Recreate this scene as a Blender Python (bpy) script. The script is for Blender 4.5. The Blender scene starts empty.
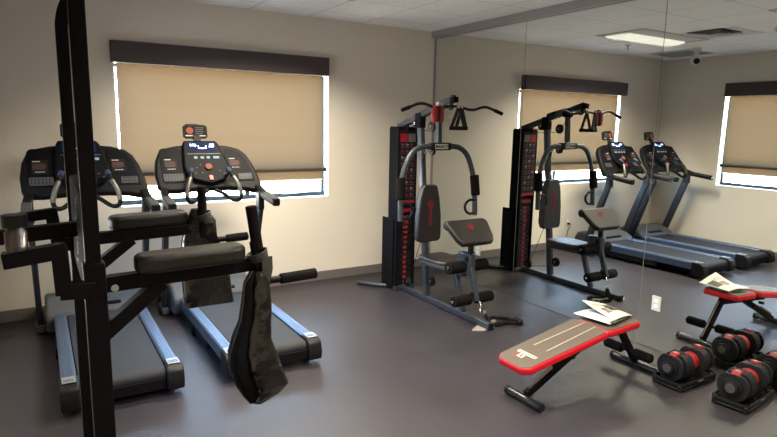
import bpy, math, random
from mathutils import Vector, Matrix
random.seed(4)
C = bpy.context.scene
COL = C.collection
PI = math.pi
H = 2.74          # ceiling height
WL = -4.36       # left wall (inside face)
YB = -8.2         # rear wall

# ------------------------------------------------------------------ camera
cam_d = bpy.data.cameras.new('camera')
cam = bpy.data.objects.new('camera', cam_d); COL.objects.link(cam)
CAM = Vector((-3.991, -5.5438, 1.6809)); YAW, PITCH, ROLL, FPX = .5511, .1617, .0192, 572.82
fw = Vector((math.sin(YAW)*math.cos(PITCH), math.cos(YAW)*math.cos(PITCH), -math.sin(PITCH)))
rt = Vector((math.cos(YAW), -math.sin(YAW), 0)); up = rt.cross(fw)
r2 = rt*math.cos(ROLL) + up*math.sin(ROLL); u2 = up*math.cos(ROLL) - rt*math.sin(ROLL)
cam.matrix_world = Matrix(((r2.x, u2.x, -fw.x, CAM.x), (r2.y, u2.y, -fw.y, CAM.y), (r2.z, u2.z, -fw.z, CAM.z), (0, 0, 0, 1)))
cam_d.sensor_width = 36; cam_d.sensor_fit = 'HORIZONTAL'
cam_d.lens = 36*FPX/777; cam_d.clip_start = .05; cam_d.clip_end = 200
C.camera = cam

# ------------------------------------------------------------------ world, exposure
w = bpy.data.worlds.new('sky'); C.world = w; w.use_nodes = True
nt = w.node_tree; nt.nodes.clear()
out = nt.nodes.new('ShaderNodeOutputWorld'); bg = nt.nodes.new('ShaderNodeBackground')
tc = nt.nodes.new('ShaderNodeTexCoord'); sp = nt.nodes.new('ShaderNodeSeparateXYZ'); rp = nt.nodes.new('ShaderNodeValToRGB')
nt.links.new(tc.outputs['Generated'], sp.inputs[0]); nt.links.new(sp.outputs['Z'], rp.inputs[0])
rp.color_ramp.elements[0].position = 0; rp.color_ramp.elements[0].color = (.92, .88, .82, 1)
rp.color_ramp.elements[1].position = .08; rp.color_ramp.elements[1].color = (.42, .60, .86, 1)
nt.links.new(rp.outputs[0], bg.inputs[0]); bg.inputs[1].default_value = 18
nt.links.new(bg.outputs[0], out.inputs[0])
C.view_settings.view_transform = 'Standard'; C.view_settings.look = 'None'
C.view_settings.gamma = 1; C.view_settings.exposure = 1.58; C.view_settings.use_curve_mapping = False
C.cycles.use_denoising = True
C.cycles.max_bounces = 10; C.cycles.diffuse_bounces = 5; C.cycles.glossy_bounces = 5
C.cycles.sample_clamp_indirect = 6; C.cycles.caustics_reflective = True; C.cycles.caustics_refractive = False
LAMP_W = 32; SPREAD = 135; LAMP = .3        # strength of the ceiling troffers

# ------------------------------------------------------------------ materials
def mat(name, col, rough=.5, metal=0, spec=.5, emit=None, noise=None, bump=None, coat=0, alpha=None, trans=0):
    m = bpy.data.materials.new(name); m.use_nodes = True; n = m.node_tree.nodes; l = m.node_tree.links
    b = n['Principled BSDF']
    b.inputs['Base Color'].default_value = (*col, 1); b.inputs['Roughness'].default_value = rough
    b.inputs['Metallic'].default_value = metal; b.inputs['Specular IOR Level'].default_value = spec
    b.inputs['Coat Weight'].default_value = coat; b.inputs['Transmission Weight'].default_value = trans
    if emit: b.inputs['Emission Color'].default_value = (*emit[0], 1); b.inputs['Emission Strength'].default_value = emit[1]
    t = n.new('ShaderNodeTexCoord')
    if noise:   # (scale, amount)
        x = n.new('ShaderNodeTexNoise'); x.inputs['Scale'].default_value = noise[0]; x.inputs['Detail'].default_value = 4
        l.new(t.outputs['Object'], x.inputs['Vector'])
        r = n.new('ShaderNodeMapRange'); r.inputs['From Min'].default_value = .3; r.inputs['From Max'].default_value = .7
        r.inputs['To Min'].default_value = 1-noise[1]; r.inputs['To Max'].default_value = 1+noise[1]
        l.new(x.outputs['Fac'], r.inputs['Value'])
        mx = n.new('ShaderNodeVectorMath'); mx.operation = 'SCALE'; mx.inputs[0].default_value = col
        l.new(r.outputs[0], mx.inputs['Scale']); l.new(mx.outputs[0], b.inputs['Base Color'])
    if bump:    # (scale, strength)
        x = n.new('ShaderNodeTexNoise'); x.inputs['Scale'].default_value = bump[0]; x.inputs['Detail'].default_value = 3
        l.new(t.outputs['Object'], x.inputs['Vector'])
        bp = n.new('ShaderNodeBump'); bp.inputs['Strength'].default_value = bump[1]; bp.inputs['Distance'].default_value = .01
        l.new(x.outputs['Fac'], bp.inputs['Height']); l.new(bp.outputs[0], b.inputs['Normal'])
    return m

def line_mask(n, l, val, period, offset, width):
    """1 on lines of the given width repeated along val"""
    a = n.new('ShaderNodeMath'); a.operation = 'ADD'; a.inputs[1].default_value = offset; l.new(val, a.inputs[0])
    d = n.new('ShaderNodeMath'); d.operation = 'DIVIDE'; d.inputs[1].default_value = period; l.new(a.outputs[0], d.inputs[0])
    f = n.new('ShaderNodeMath'); f.operation = 'FRACT'; l.new(d.outputs[0], f.inputs[0])
    s = n.new('ShaderNodeMath'); s.operation = 'SUBTRACT'; s.inputs[1].default_value = .5; l.new(f.outputs[0], s.inputs[0])
    b = n.new('ShaderNodeMath'); b.operation = 'ABSOLUTE'; l.new(s.outputs[0], b.inputs[0])
    g = n.new('ShaderNodeMath'); g.operation = 'GREATER_THAN'; g.inputs[1].default_value = .5-width/2/period; l.new(b.outputs[0], g.inputs[0])
    return g.outputs[0]

def grid_mat(name, col, line_col, px, ox, py, oy, wd, rough, speck=None, spec=.5, bumpst=.15, patch=0.1):
    m = bpy.data.materials.new(name); m.use_nodes = True; n = m.node_tree.nodes; l = m.node_tree.links
    b = n['Principled BSDF']; b.inputs['Roughness'].default_value = rough; b.inputs['Specular IOR Level'].default_value = spec
    g = n.new('ShaderNodeNewGeometry'); s = n.new('ShaderNodeSeparateXYZ'); l.new(g.outputs['Position'], s.inputs[0])
    a = line_mask(n, l, s.outputs['X'], px, ox, wd); c = line_mask(n, l, s.outputs['Y'], py, oy, wd)
    mxm = n.new('ShaderNodeMath'); mxm.operation = 'MAXIMUM'; l.new(a, mxm.inputs[0]); l.new(c, mxm.inputs[1])
    big = n.new('ShaderNodeTexNoise'); big.inputs['Scale'].default_value = 1.6; big.inputs['Detail'].default_value = 6
    l.new(g.outputs['Position'], big.inputs['Vector'])
    r = n.new('ShaderNodeMapRange'); r.inputs['From Min'].default_value = .3; r.inputs['From Max'].default_value = .7
    r.inputs['To Min'].default_value = 1-patch; r.inputs['To Max'].default_value = 1+patch; l.new(big.outputs['Fac'], r.inputs['Value'])
    v = n.new('ShaderNodeVectorMath'); v.operation = 'SCALE'; v.inputs[0].default_value = col; l.new(r.outputs[0], v.inputs['Scale'])
    cur = v.outputs[0]
    if speck:
        x = n.new('ShaderNodeTexNoise'); x.inputs['Scale'].default_value = speck[0]; x.inputs['Detail'].default_value = 2
        l.new(g.outputs['Position'], x.inputs['Vector'])
        k = n.new('ShaderNodeMapRange'); k.inputs['From Min'].default_value = speck[1]; k.inputs['From Max'].default_value = speck[1]+.06
        l.new(x.outputs['Fac'], k.inputs['Value'])
        mm = n.new('ShaderNodeMix'); mm.data_type = 'RGBA'; l.new(k.outputs[0], mm.inputs[0]); l.new(cur, mm.inputs[6])
        mm.inputs[7].default_value = (*speck[2], 1); cur = mm.outputs[2]
    mm = n.new('ShaderNodeMix'); mm.data_type = 'RGBA'; l.new(mxm.outputs[0], mm.inputs[0]); l.new(cur, mm.inputs[6])
    mm.inputs[7].default_value = (*line_col, 1); l.new(mm.outputs[2], b.inputs['Base Color'])
    x = n.new('ShaderNodeTexNoise'); x.inputs['Scale'].default_value = 140; l.new(g.outputs['Position'], x.inputs['Vector'])
    bp = n.new('ShaderNodeBump'); bp.inputs['Strength'].default_value = bumpst; bp.inputs['Distance'].default_value = .004
    l.new(x.outputs['Fac'], bp.inputs['Height']); l.new(bp.outputs[0], b.inputs['Normal'])
    return m

M = {}
M['wall'] = mat('wall_paint', (.60, .55, .485), .75, spec=.25, noise=(.8, .02), bump=(90, .06))
M['ceiling'] = grid_mat('ceiling_tile', (.84, .83, .845), (.60, .59, .60), .61, .35, .61, .35, .014, .9, speck=(60, .60, (.72, .71, .72)), spec=.1, patch=.02)
M['floor'] = grid_mat('rubber_floor', (.0225, .0188, .0255), (.014, .011, .013), 1.22, 2.36, 1.83, 2.19, .006, .42, speck=(190, .66, (.085, .075, .08)), spec=.5, bumpst=.45, patch=.20)
M['mirror'] = mat('mirror_glass', (.80, .82, .79), .0, 1)
M['band'] = mat('mirror_trim', (.27, .245, .26), .5)
M['base'] = mat('baseboard_vinyl', (.12, .105, .10), .5)
M['white'] = mat('white_reveal', (.86, .87, .88), .5)
M['valance'] = mat('valance_vinyl', (.055, .043, .048), .6, spec=.25)
M['alu_dark'] = mat('dark_aluminium', (.012, .020, .026), .5, .2)
M['black'] = mat('black_plastic', (.006, .006, .008), .45, spec=.2, noise=(30, .15))
M['black_matte'] = mat('black_matte', (.004, .0035, .0055), .85, spec=.08)
M['powder'] = mat('black_powder_coat', (.003, .0018, .0035), .5, spec=.12, bump=(400, .1))
M['console'] = mat('console_plastic', (.006, .006, .007), .5, spec=.08)
M['console_dark'] = mat('console_panel', (.0035, .0035, .005), .5, spec=.05)
M['rail'] = mat('rail_blue_grey', (.075, .11, .18), .38, .55)
M['grey_plastic'] = mat('grey_plastic', (.065, .068, .078), .5, spec=.25)
M['grille_grey'] = mat('grille_grey', (.045, .045, .05), .6, spec=.1)
M['silver'] = mat('silver_plastic', (.28, .29, .31), .4, .6)
M['chrome'] = mat('chrome', (.75, .75, .77), .18, 1)
M['belt'] = mat('treadmill_belt', (.014, .014, .018), .65, spec=.3, bump=(500, .25))
M['steel'] = mat('gym_grey_steel', (.040, .048, .065), .42, .45)
M['steel_dark'] = mat('gym_dark_steel', (.016, .018, .024), .45, .35)
M['vinyl'] = mat('black_vinyl', (.012, .009, .010), .40, bump=(260, .25), noise=(6, .12))
M['vinyl_brown'] = mat('dark_brown_vinyl', (.009, .0065, .006), .45, spec=.35, bump=(220, .3), noise=(7, .15))
M['crinkle'] = mat('crinkled_black_vinyl', (.005, .004, .0035), .25, spec=.6, bump=(30, .6))
M['webbing'] = mat('webbing', (.018, .016, .014), .6, bump=(300, .5))
M['foam'] = mat('black_foam', (.005, .004, .0045), .85, spec=.1, bump=(300, .4))
M['iron'] = mat('black_weight_plate', (.009, .009, .011), .5, spec=.2, bump=(200, .15))
M['bench_vinyl'] = mat('bench_grey_brown_vinyl', (.085, .068, .058), .5, spec=.3, bump=(240, .25))
M['red_num'] = mat('red_numerals', (.30, .012, .03), .6)
M['red'] = mat('red_vinyl', (.48, .006, .016), .45, spec=.3)
M['red_plastic'] = mat('red_plastic', (.25, .009, .011), .5)
M['red_print'] = mat('red_print', (.22, .008, .018), .6, spec=.2)
M['white_print'] = mat('white_print', (.36, .355, .35), .6, spec=.2)
M['grey_print'] = mat('grey_print', (.10, .09, .095), .6, spec=.1)
M['pink_print'] = mat('salmon_print', (.20, .055, .04), .6, spec=.1)
M['paper'] = mat('paper', (.60, .60, .57), .7)
M['cyan_paper'] = mat('printed_paper_blue', (.28, .37, .44), .6)
M['print_pale'] = mat('print_pale', (.32, .31, .31), .6, spec=.1)
M['lcd'] = mat('lcd', (.006, .010, .04), .6, spec=.03, emit=((.03, .07, .25), .02))
M['glyph'] = mat('lcd_glyph', (.6, .8, 1), .3, emit=((.55, .75, 1), .6))
M['btn'] = mat('lit_button', (.10, .15, .17), .6, spec=.1, emit=((.45, .7, .8), .10))
M['blue_grip'] = mat('blue_sensor', (.012, .024, .06), .45)
M['lens'] = mat('lamp_diffuser', (.5, .5, .47), .6, emit=((1, .95, .80), LAMP))
M['lamp_white'] = mat('fixture_white', (.55, .55, .55), .5)
M['vent'] = mat('vent_metal', (.42, .42, .43), .6)
M['vent_dark'] = mat('vent_dark', (.07, .07, .075), .7)
M['ceiling_white'] = mat('vent_panel_white', (.62, .61, .62), .6)
M['vent_light'] = mat('vent_slat_grey', (.38, .38, .39), .6)
M['cam_white'] = mat('camera_white', (.55, .55, .55), .35)
M['bottle'] = mat('bottle_clear', (.16, .13, .115), .25, spec=.2, trans=.7)
M['bottle'].node_tree.nodes['Principled BSDF'].inputs['IOR'].default_value = 1.22
M['plywood'] = mat('leg_beige', (.24, .21, .165), .5)

M['shade_hem'] = mat('shade_hem', (.62, .55, .45), .6)
M['alu_up'] = mat('upright_dark_grey', (.018, .021, .030), .4, .35)
M['grip_metal'] = mat('grip_metal', (.10, .095, .085), .4, .6)
M['pink_dial'] = mat('dial_salmon', (.13, .05, .035), .6, spec=.1, noise=(60, .3))
M['sticker'] = mat('sticker_black', (.008, .007, .008), .6, spec=.08)
M['white_chart'] = mat('chart_white', (.20, .18, .18), .6); M['chart_dark'] = mat('chart_dark', (.012, .006, .008), .6, spec=.15)
M['red_vinyl_dark'] = mat('red_vinyl_dark', (.20, .010, .012), .32)
M['foam_brown'] = M['foam']
M['white_line'] = mat('piping_pale', (.30, .27, .24), .6); M['powder_shiny'] = mat('black_gloss_tube', (.02, .022, .026), .25)
M['dark_print'] = mat('dark_print', (.02, .018, .018), .4, noise=(40, .6))
M['paper_warm'] = mat('paper_warm', (.58, .56, .50), .7)
M['photo_print'] = mat('photo_print', (.20, .15, .12), .45, noise=(60, .6)); M['grey_light'] = mat('print_grey_light', (.36, .35, .32), .5, noise=(80, .3))

def shade_material():
    m = bpy.data.materials.new('roller_shade_fabric'); m.use_nodes = True; n = m.node_tree.nodes; l = m.node_tree.links
    n.clear(); o = n.new('ShaderNodeOutputMaterial'); t = n.new('ShaderNodeBsdfTranslucent'); d = n.new('ShaderNodeBsdfDiffuse')
    g = n.new('ShaderNodeNewGeometry'); nz = n.new('ShaderNodeTexNoise'); nz.inputs['Scale'].default_value = 1.0
    mp = n.new('ShaderNodeMapping'); mp.inputs['Scale'].default_value = (.6, .6, 9)
    l.new(g.outputs['Position'], mp.inputs[0]); l.new(mp.outputs[0], nz.inputs[0]); nz.inputs['Detail'].default_value = 4
    r = n.new('ShaderNodeMapRange'); r.inputs['To Min'].default_value = .92; r.inputs['To Max'].default_value = 1.08; l.new(nz.outputs['Fac'], r.inputs[0])
    v = n.new('ShaderNodeVectorMath'); v.operation = 'SCALE'; v.inputs[0].default_value = SHADE_T; l.new(r.outputs[0], v.inputs['Scale'])
    l.new(v.outputs[0], t.inputs[0]); d.inputs[0].default_value = (.05, .042, .032, 1)
    a = n.new('ShaderNodeAddShader'); l.new(t.outputs[0], a.inputs[0]); l.new(d.outputs[0], a.inputs[1]); l.new(a.outputs[0], o.inputs[0])
    return m
SHADE_T = (.0172, .0108, .0058)
M['shade'] = shade_material()
def glass_material():
    m = bpy.data.materials.new('window_glass'); m.use_nodes = True; n = m.node_tree.nodes; l = m.node_tree.links
    n.clear(); o = n.new('ShaderNodeOutputMaterial'); t = n.new('ShaderNodeBsdfTransparent'); g = n.new('ShaderNodeBsdfGlossy')
    g.inputs['Roughness'].default_value = 0; t.inputs[0].default_value = (.95, .98, .98, 1)
    x = n.new('ShaderNodeMixShader'); x.inputs[0].default_value = .06
    l.new(t.outputs[0], x.inputs[1]); l.new(g.outputs[0], x.inputs[2]); l.new(x.outputs[0], o.inputs[0])
    return m
M['glass'] = glass_material()

# ------------------------------------------------------------------ mesh helpers
def V(*a): return Vector(a)
def frame_of(d, hint=(0, 0, 1)):
    d = Vector(d).normalized(); h = Vector(hint)
    if abs(d.dot(h)) > .98: h = Vector((1, 0, 0)) if abs(d.x) < .9 else Vector((0, 1, 0))
    s = d.cross(h).normalized(); u = s.cross(d).normalized()
    return d, s, u
class MB:
    def __init__(s): s.v = []; s.f = []
    def add(s, vs, fs):
        k = len(s.v); s.v += [tuple(x) for x in vs]; s.f += [tuple(i+k for i in f) for f in fs]; return s
    def box(s, x0, x1, y0, y1, z0, z1):
        return s.add([(x, y, z) for x in (x0, x1) for y in (y0, y1) for z in (z0, z1)],
                     [(0, 1, 3, 2), (4, 6, 7, 5), (0, 4, 5, 1), (2, 3, 7, 6), (0, 2, 6, 4), (1, 5, 7, 3)])
    def obox(s, c, ax, hs):          # centre, 3 axes, half sizes
        c = Vector(c); a = [Vector(x).normalized()*h for x, h in zip(ax, hs)]
        return s.add([c+a[0]*i+a[1]*j+a[2]*k for i in (-1, 1) for j in (-1, 1) for k in (-1, 1)],
                     [(0, 1, 3, 2), (4, 6, 7, 5), (0, 4, 5, 1), (2, 3, 7, 6), (0, 2, 6, 4), (1, 5, 7, 3)])
    def bar(s, p, q, w_, h_, hint=(0, 0, 1)):   # rectangular tube
        p, q = Vector(p), Vector(q); d, sd, u = frame_of(q-p, hint)
        return s.obox((p+q)/2, (d, sd, u), ((q-p).length/2, w_/2, h_/2))
    def sweep(s, pts, prof, closed=False, hint=(0, 0, 1), caps=True):   # prof: list of (side, up)
        pts = [Vector(p) for p in pts]; n = len(pts); k = len(prof); vs = []
        prev = None
        for i, p in enumerate(pts):
            a = pts[i-1] if (i or closed) else p; b = pts[(i+1) % n] if (i < n-1 or closed) else p
            d = (b-a).normalized()
            if prev is None: _, sd, u = frame_of(d, hint)
            else:
                u = (prev - d*prev.dot(d)).normalized(); sd = d.cross(u).normalized()
            prev = u
            vs += [p+sd*x+u*y for x, y in prof]
        fs = []
        for i in range(n if closed else n-1):
            for j in range(k):
                fs.append((i*k+j, i*k+(j+1) % k, ((i+1) % n)*k+(j+1) % k, ((i+1) % n)*k+j))
        if not closed and caps: fs += [tuple(range(k))[::-1], tuple((n-1)*k+j for j in range(k))]
        return s.add(vs, fs)
    def tube(s, pts, r, seg=12, closed=False, hint=(0, 0, 1)):
        return s.sweep(pts, [(r*math.cos(2*PI*j/seg), r*math.sin(2*PI*j/seg)) for j in range(seg)], closed, hint)
    def lathe(s, p, q, prof, seg=24):    # prof: list of (t along metres from p, radius)
        p, q = Vector(p), Vector(q); d, sd, u = frame_of(q-p); vs = []
        for t, r in prof: vs += [p+d*t+sd*(r*math.cos(2*PI*j/seg))+u*(r*math.sin(2*PI*j/seg)) for j in range(seg)]
        fs = [(i*seg+j, i*seg+(j+1) % seg, (i+1)*seg+(j+1) % seg, (i+1)*seg+j) for i in range(len(prof)-1) for j in range(seg)]
        fs += [tuple(range(seg))[::-1], tuple((len(prof)-1)*seg+j for j in range(seg))]
        return s.add(vs, fs)
    def cyl(s, p, q, r, seg=24, e=.12):
        L = (Vector(q)-Vector(p)).length; b = min(r*e, L*.2)
        return s.lathe(p, q, [(0, r-b), (b, r), (L-b, r), (L, r-b)], seg)
    def prism(s, pts, o, ax, ay, az, t0, t1):    # 2D outline in plane (ax, ay) from o, thick t0..t1 along az
        o, ax, ay, az = map(Vector, (o, ax, ay, az)); n = len(pts)
        vs = [o+ax*x+ay*y+az*t0 for x, y in pts]+[o+ax*x+ay*y+az*t1 for x, y in pts]
        fs = [tuple(range(n))[::-1], tuple(range(n, 2*n))]+[(i, (i+1) % n, n+(i+1) % n, n+i) for i in range(n)]
        return s.add(vs, fs)
    def loft(s, rings):
        k = len(rings[0]); vs = [p for r in rings for p in r]; n = len(rings)
        fs = [(i*k+j, i*k+(j+1) % k, (i+1)*k+(j+1) % k, (i+1)*k+j) for i in range(n-1) for j in range(k)]
        fs += [tuple(range(k))[::-1], tuple((n-1)*k+j for j in range(k))]
        return s.add(vs, fs)
    def build(s, name, m, parent=None, bevel=0, seg=2, smooth=True, origin=None, sub=0, solid=0):
        o0 = Vector(origin) if origin is not None else (Vector(parent['_org']) if parent else None)
        if o0 is None:
            xs = [v[0] for v in s.v]; ys = [v[1] for v in s.v]; zs = [v[2] for v in s.v]
            o0 = Vector(((min(xs)+max(xs))/2, (min(ys)+max(ys))/2, min(zs)))
        me = bpy.data.meshes.new(name); me.from_pydata([tuple(Vector(v)-o0) for v in s.v], [], s.f); me.update()
        import bmesh
        b = bmesh.new(); b.from_mesh(me); bmesh.ops.recalc_face_normals(b, faces=b.faces); b.to_mesh(me); b.free()
        me.materials.append(M[m] if isinstance(m, str) else m)
        o = bpy.data.objects.new(name, me); COL.objects.link(o)
        if parent: o.parent = parent
        else: o.location = o0
        o['_org'] = list(o0)
        if smooth:
            me.polygons.foreach_set('use_smooth', [True]*len(me.polygons)); me.set_sharp_from_angle(angle=R(38))
        if solid:
            md = o.modifiers.new('solid', 'SOLIDIFY'); md.thickness = solid; md.offset = 0
        if bevel:
            md = o.modifiers.new('bevel', 'BEVEL'); md.width = bevel; md.segments = seg; md.limit_method = 'ANGLE'; md.angle_limit = R(35)
            md.harden_normals = False
        if sub:
            md = o.modifiers.new('sub', 'SUBSURF'); md.levels = sub; md.render_levels = sub
            me.polygons.foreach_set('use_smooth', [True]*len(me.polygons))
        return o
def R(d): return math.radians(d)
def thing(name, label, cat, loc, group=None):
    o = bpy.data.objects.new(name, None); COL.objects.link(o); o.location = loc; o.empty_display_size = .1
    o['_org'] = list(loc); o['label'] = label; o['category'] = cat
    if group: o['group'] = group
    return o
def tag(o, label, cat, group=None, kind=None):
    o['label'] = label; o['category'] = cat
    if group: o['group'] = group
    if kind: o['kind'] = kind
    return o
def struct(name, mb, m, label=None, parent=None, **k):
    o = mb.build(name, m, parent, **k)
    if not parent: o['kind'] = 'structure'
    if label: o['label'] = label
    return o
def kids(o): return [c for c in COL.objects if c.parent == o]
def copy_tree(o, loc, label, rotz=None):
    r = o.copy(); COL.objects.link(r); r.location = loc; r['label'] = label
    if rotz is not None: r.rotation_euler = (0, 0, rotz)
    for c in kids(o):
        d = c.copy(); COL.objects.link(d); d.parent = r
        for g in kids(c):
            e = g.copy(); COL.objects.link(e); e.parent = d
            for h in kids(g):
                f = h.copy(); COL.objects.link(f); f.parent = e
    return r
def rrect(x0, x1, y0, y1, r, n=5):
    pts = []
    for cx, cy, a in ((x1-r, y1-r, 0), (x0+r, y1-r, 90), (x0+r, y0+r, 180), (x1-r, y0+r, 270)):
        for i in range(n+1):
            t = R(a+90*i/n); pts.append((cx+r*math.cos(t), cy+r*math.sin(t)))
    return pts
def rounded(pts, r, n=6):     # polyline with rounded corners (3D)
    pts = [Vector(p) for p in pts]; o = [pts[0]]
    for i in range(1, len(pts)-1):
        a, b, c = pts[i-1], pts[i], pts[i+1]
        ra = min(r, (a-b).length*.49, (c-b).length*.49)
        p = b+(a-b).normalized()*ra; q = b+(c-b).normalized()*ra
        for k in range(n+1):
            t = k/n; o.append(p*(1-t)**2+b*2*t*(1-t)+q*t*t)
    o.append(pts[-1]); return o
def catmull(pts, n=8):
    pts = [Vector(p) for p in pts]; P = [pts[0]]+pts+[pts[-1]]; o = []
    for i in range(1, len(P)-2):
        for k in range(n):
            t = k/n
            o.append(.5*((2*P[i])+(P[i+1]-P[i-1])*t+(2*P[i-1]-5*P[i]+4*P[i+1]-P[i+2])*t*t+(3*P[i]-P[i-1]-3*P[i+1]+P[i+2])*t**3))
    o.append(pts[-1]); return o
def text(body, size, loc, ax, ay, m, parent, name='lettering', ext=.0006, bold=0, sx=1.0):
    cu = bpy.data.curves.new(name, 'FONT'); cu.body = body; cu.size = size; cu.extrude = ext; cu.align_x = 'CENTER'; cu.align_y = 'CENTER'; cu.offset = bold
    tmp = bpy.data.objects.new('tmp_text', cu); COL.objects.link(tmp); bpy.context.view_layer.update()
    me = bpy.data.meshes.new_from_object(tmp.evaluated_get(bpy.context.evaluated_depsgraph_get())); me.name = name
    bpy.data.objects.remove(tmp); bpy.data.curves.remove(cu); me.materials.clear(); me.materials.append(M[m])
    o = bpy.data.objects.new(name, me); COL.objects.link(o)
    ax = Vector(ax).normalized(); ay = Vector(ay).normalized(); az = ax.cross(ay)
    o.parent = parent; lo = Vector(loc)-Vector(parent['_org'])
    o.matrix_local = Matrix(((ax.x*sx, ay.x, az.x, lo.x), (ax.y*sx, ay.y, az.y, lo.y), (ax.z*sx, ay.z, az.z, lo.z), (0, 0, 0, 1)))
    o['_org'] = list(loc); return o

# ------------------------------------------------------------------ the setting
WX0, WX1, WZ0, WZ1 = -3.385, -1.340, .905, 2.18     # window opening in the back wall
struct('floor', MB().box(WL-.12, .12, YB-.12, .14, -.1, 0), 'floor', smooth=False)
struct('ceiling', MB().box(WL-.12, .12, YB-.12, .14, H, H+.1), 'ceiling', smooth=False)
def holed_wall(name, axis, a0, a1, w0, w1, c0, c1):
    b = MB()
    def bx(u0, u1, z0, z1):
        if axis == 'x': b.box(u0, u1, c0, c1, z0, z1)
        else: b.box(c0, c1, u0, u1, z0, z1)
    bx(a0, w0, 0, H); bx(w1, a1, 0, H); bx(w0, w1, 0, WZ0); bx(w0, w1, WZ1, H)
    return struct(name, b, 'wall', smooth=False)
LY1 = -.962; LY0 = LY1-2.045                          # window opening in the left wall
holed_wall('wall_back', 'x', WL-.14, .12, WX0, WX1, 0, .14)
holed_wall('wall_left', 'y', YB-.12, 0, LY0, LY1, WL-.14, WL)
struct('wall_right', MB().box(.02, .12, YB-.12, 0, 0, H), 'wall', smooth=False)
struct('wall_rear', MB().box(WL, .02, YB-.12, YB, 0, H), 'wall', smooth=False)
struct('baseboard_back', MB().box(WL, -.004, -.012, 0, 0, .10), 'base', bevel=.004)
struct('baseboard_left', MB().box(WL, WL+.012, YB, -.012, 0, .10), 'base', bevel=.004)
struct('baseboard_rear', MB().box(WL+.012, .0, YB, YB+.012, 0, .10), 'base', bevel=.004)
struct('trim_1', MB().box(-.055, .02, YB, 0, 2.672, H), 'band', bevel=.003)      # soffit strip over the mirror
struct('trim_2', MB().box(-.012, .0, -.014, -.001, 0, 2.672), 'band')            # corner channel

def window(name, axis, w0, w1, c, sgn):
    """c: inside wall face; sgn: +1 outward along the normal axis"""
    def bx(b, u0, u1, d0, d1, z0, z1):
        e0, e1 = sorted((c+sgn*d0, c+sgn*d1))
        return b.box(u0, u1, e0, e1, z0, z1) if axis == 'x' else b.box(e0, e1, u0, u1, z0, z1)
    cen = ((w0+w1)/2, c, WZ0) if axis == 'x' else (c, (w0+w1)/2, WZ0)
    root = bpy.data.objects.new(name, None); COL.objects.link(root); root.location = cen; root['_org'] = list(cen); root['kind'] = 'structure'
    b = MB(); t = .012
    bx(b, w0, w0+t, -.002, .14, WZ0, WZ1); bx(b, w1-t, w1, -.002, .14, WZ0, WZ1); bx(b, w0, w1, -.002, .14, WZ0, WZ0+t); bx(b, w0, w1, 0, .14, WZ1-t, WZ1)
    b.build('window_reveal', 'white', root, smooth=False)
    b = MB(); f = .03; g0, g1 = .105, .135
    a0, a1, z0, z1 = w0+t, w1-t, WZ0+t, WZ1-t
    bx(b, a0, a0+.008, g0, g1, z0, z1); bx(b, a1-f, a1, g0, g1, z0, z1); bx(b, a0, a1, g0-.01, g1, z0, z0+f+.012); bx(b, a0, a1, g0, g1, z1-f, z1)
    mid = w0+.58*(w1-w0)
    bx(b, mid-.022, mid+.022, g0-.005, g1, z0+f, 1.18)
    bx(b, a0, a1, .039, g1-.002, 1.178, 1.220)
    b.build('window_frame', 'alu_dark', root, bevel=.003)
    b = MB(); bx(b, a0, a1, .118, .122, z0, z1); b.build('window_pane', 'glass', root, smooth=False)
    b = MB(); bx(b, mid-.10, mid-.04, .09, .105, z0+.03, z0+.045); bx(b, w1-.5, w1-.3, .09, .105, z0+.028, z0+.04); b.build('window_latch', 'silver', root, bevel=.002)
    # portal guiding the daylight into the room (emits nothing)
    L = bpy.data.lights.new('portal', 'AREA'); L.shape = 'RECTANGLE'; L.size = w1-w0-.02; L.size_y = WZ1-WZ0-.02
    lo = bpy.data.objects.new('portal', L); COL.objects.link(lo); L.cycles.is_portal = True
    if axis == 'x': lo.location = (cen[0], c+sgn*.13, (WZ0+WZ1)/2); lo.rotation_euler = (R(-90), 0, 0)
    else: lo.location = (c+sgn*.13, cen[1], (WZ0+WZ1)/2); lo.rotation_euler = (0, R(-90), 0); L.size, L.size_y = L.size_y, L.size
    lo['kind'] = 'helper'
    return bx
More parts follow.
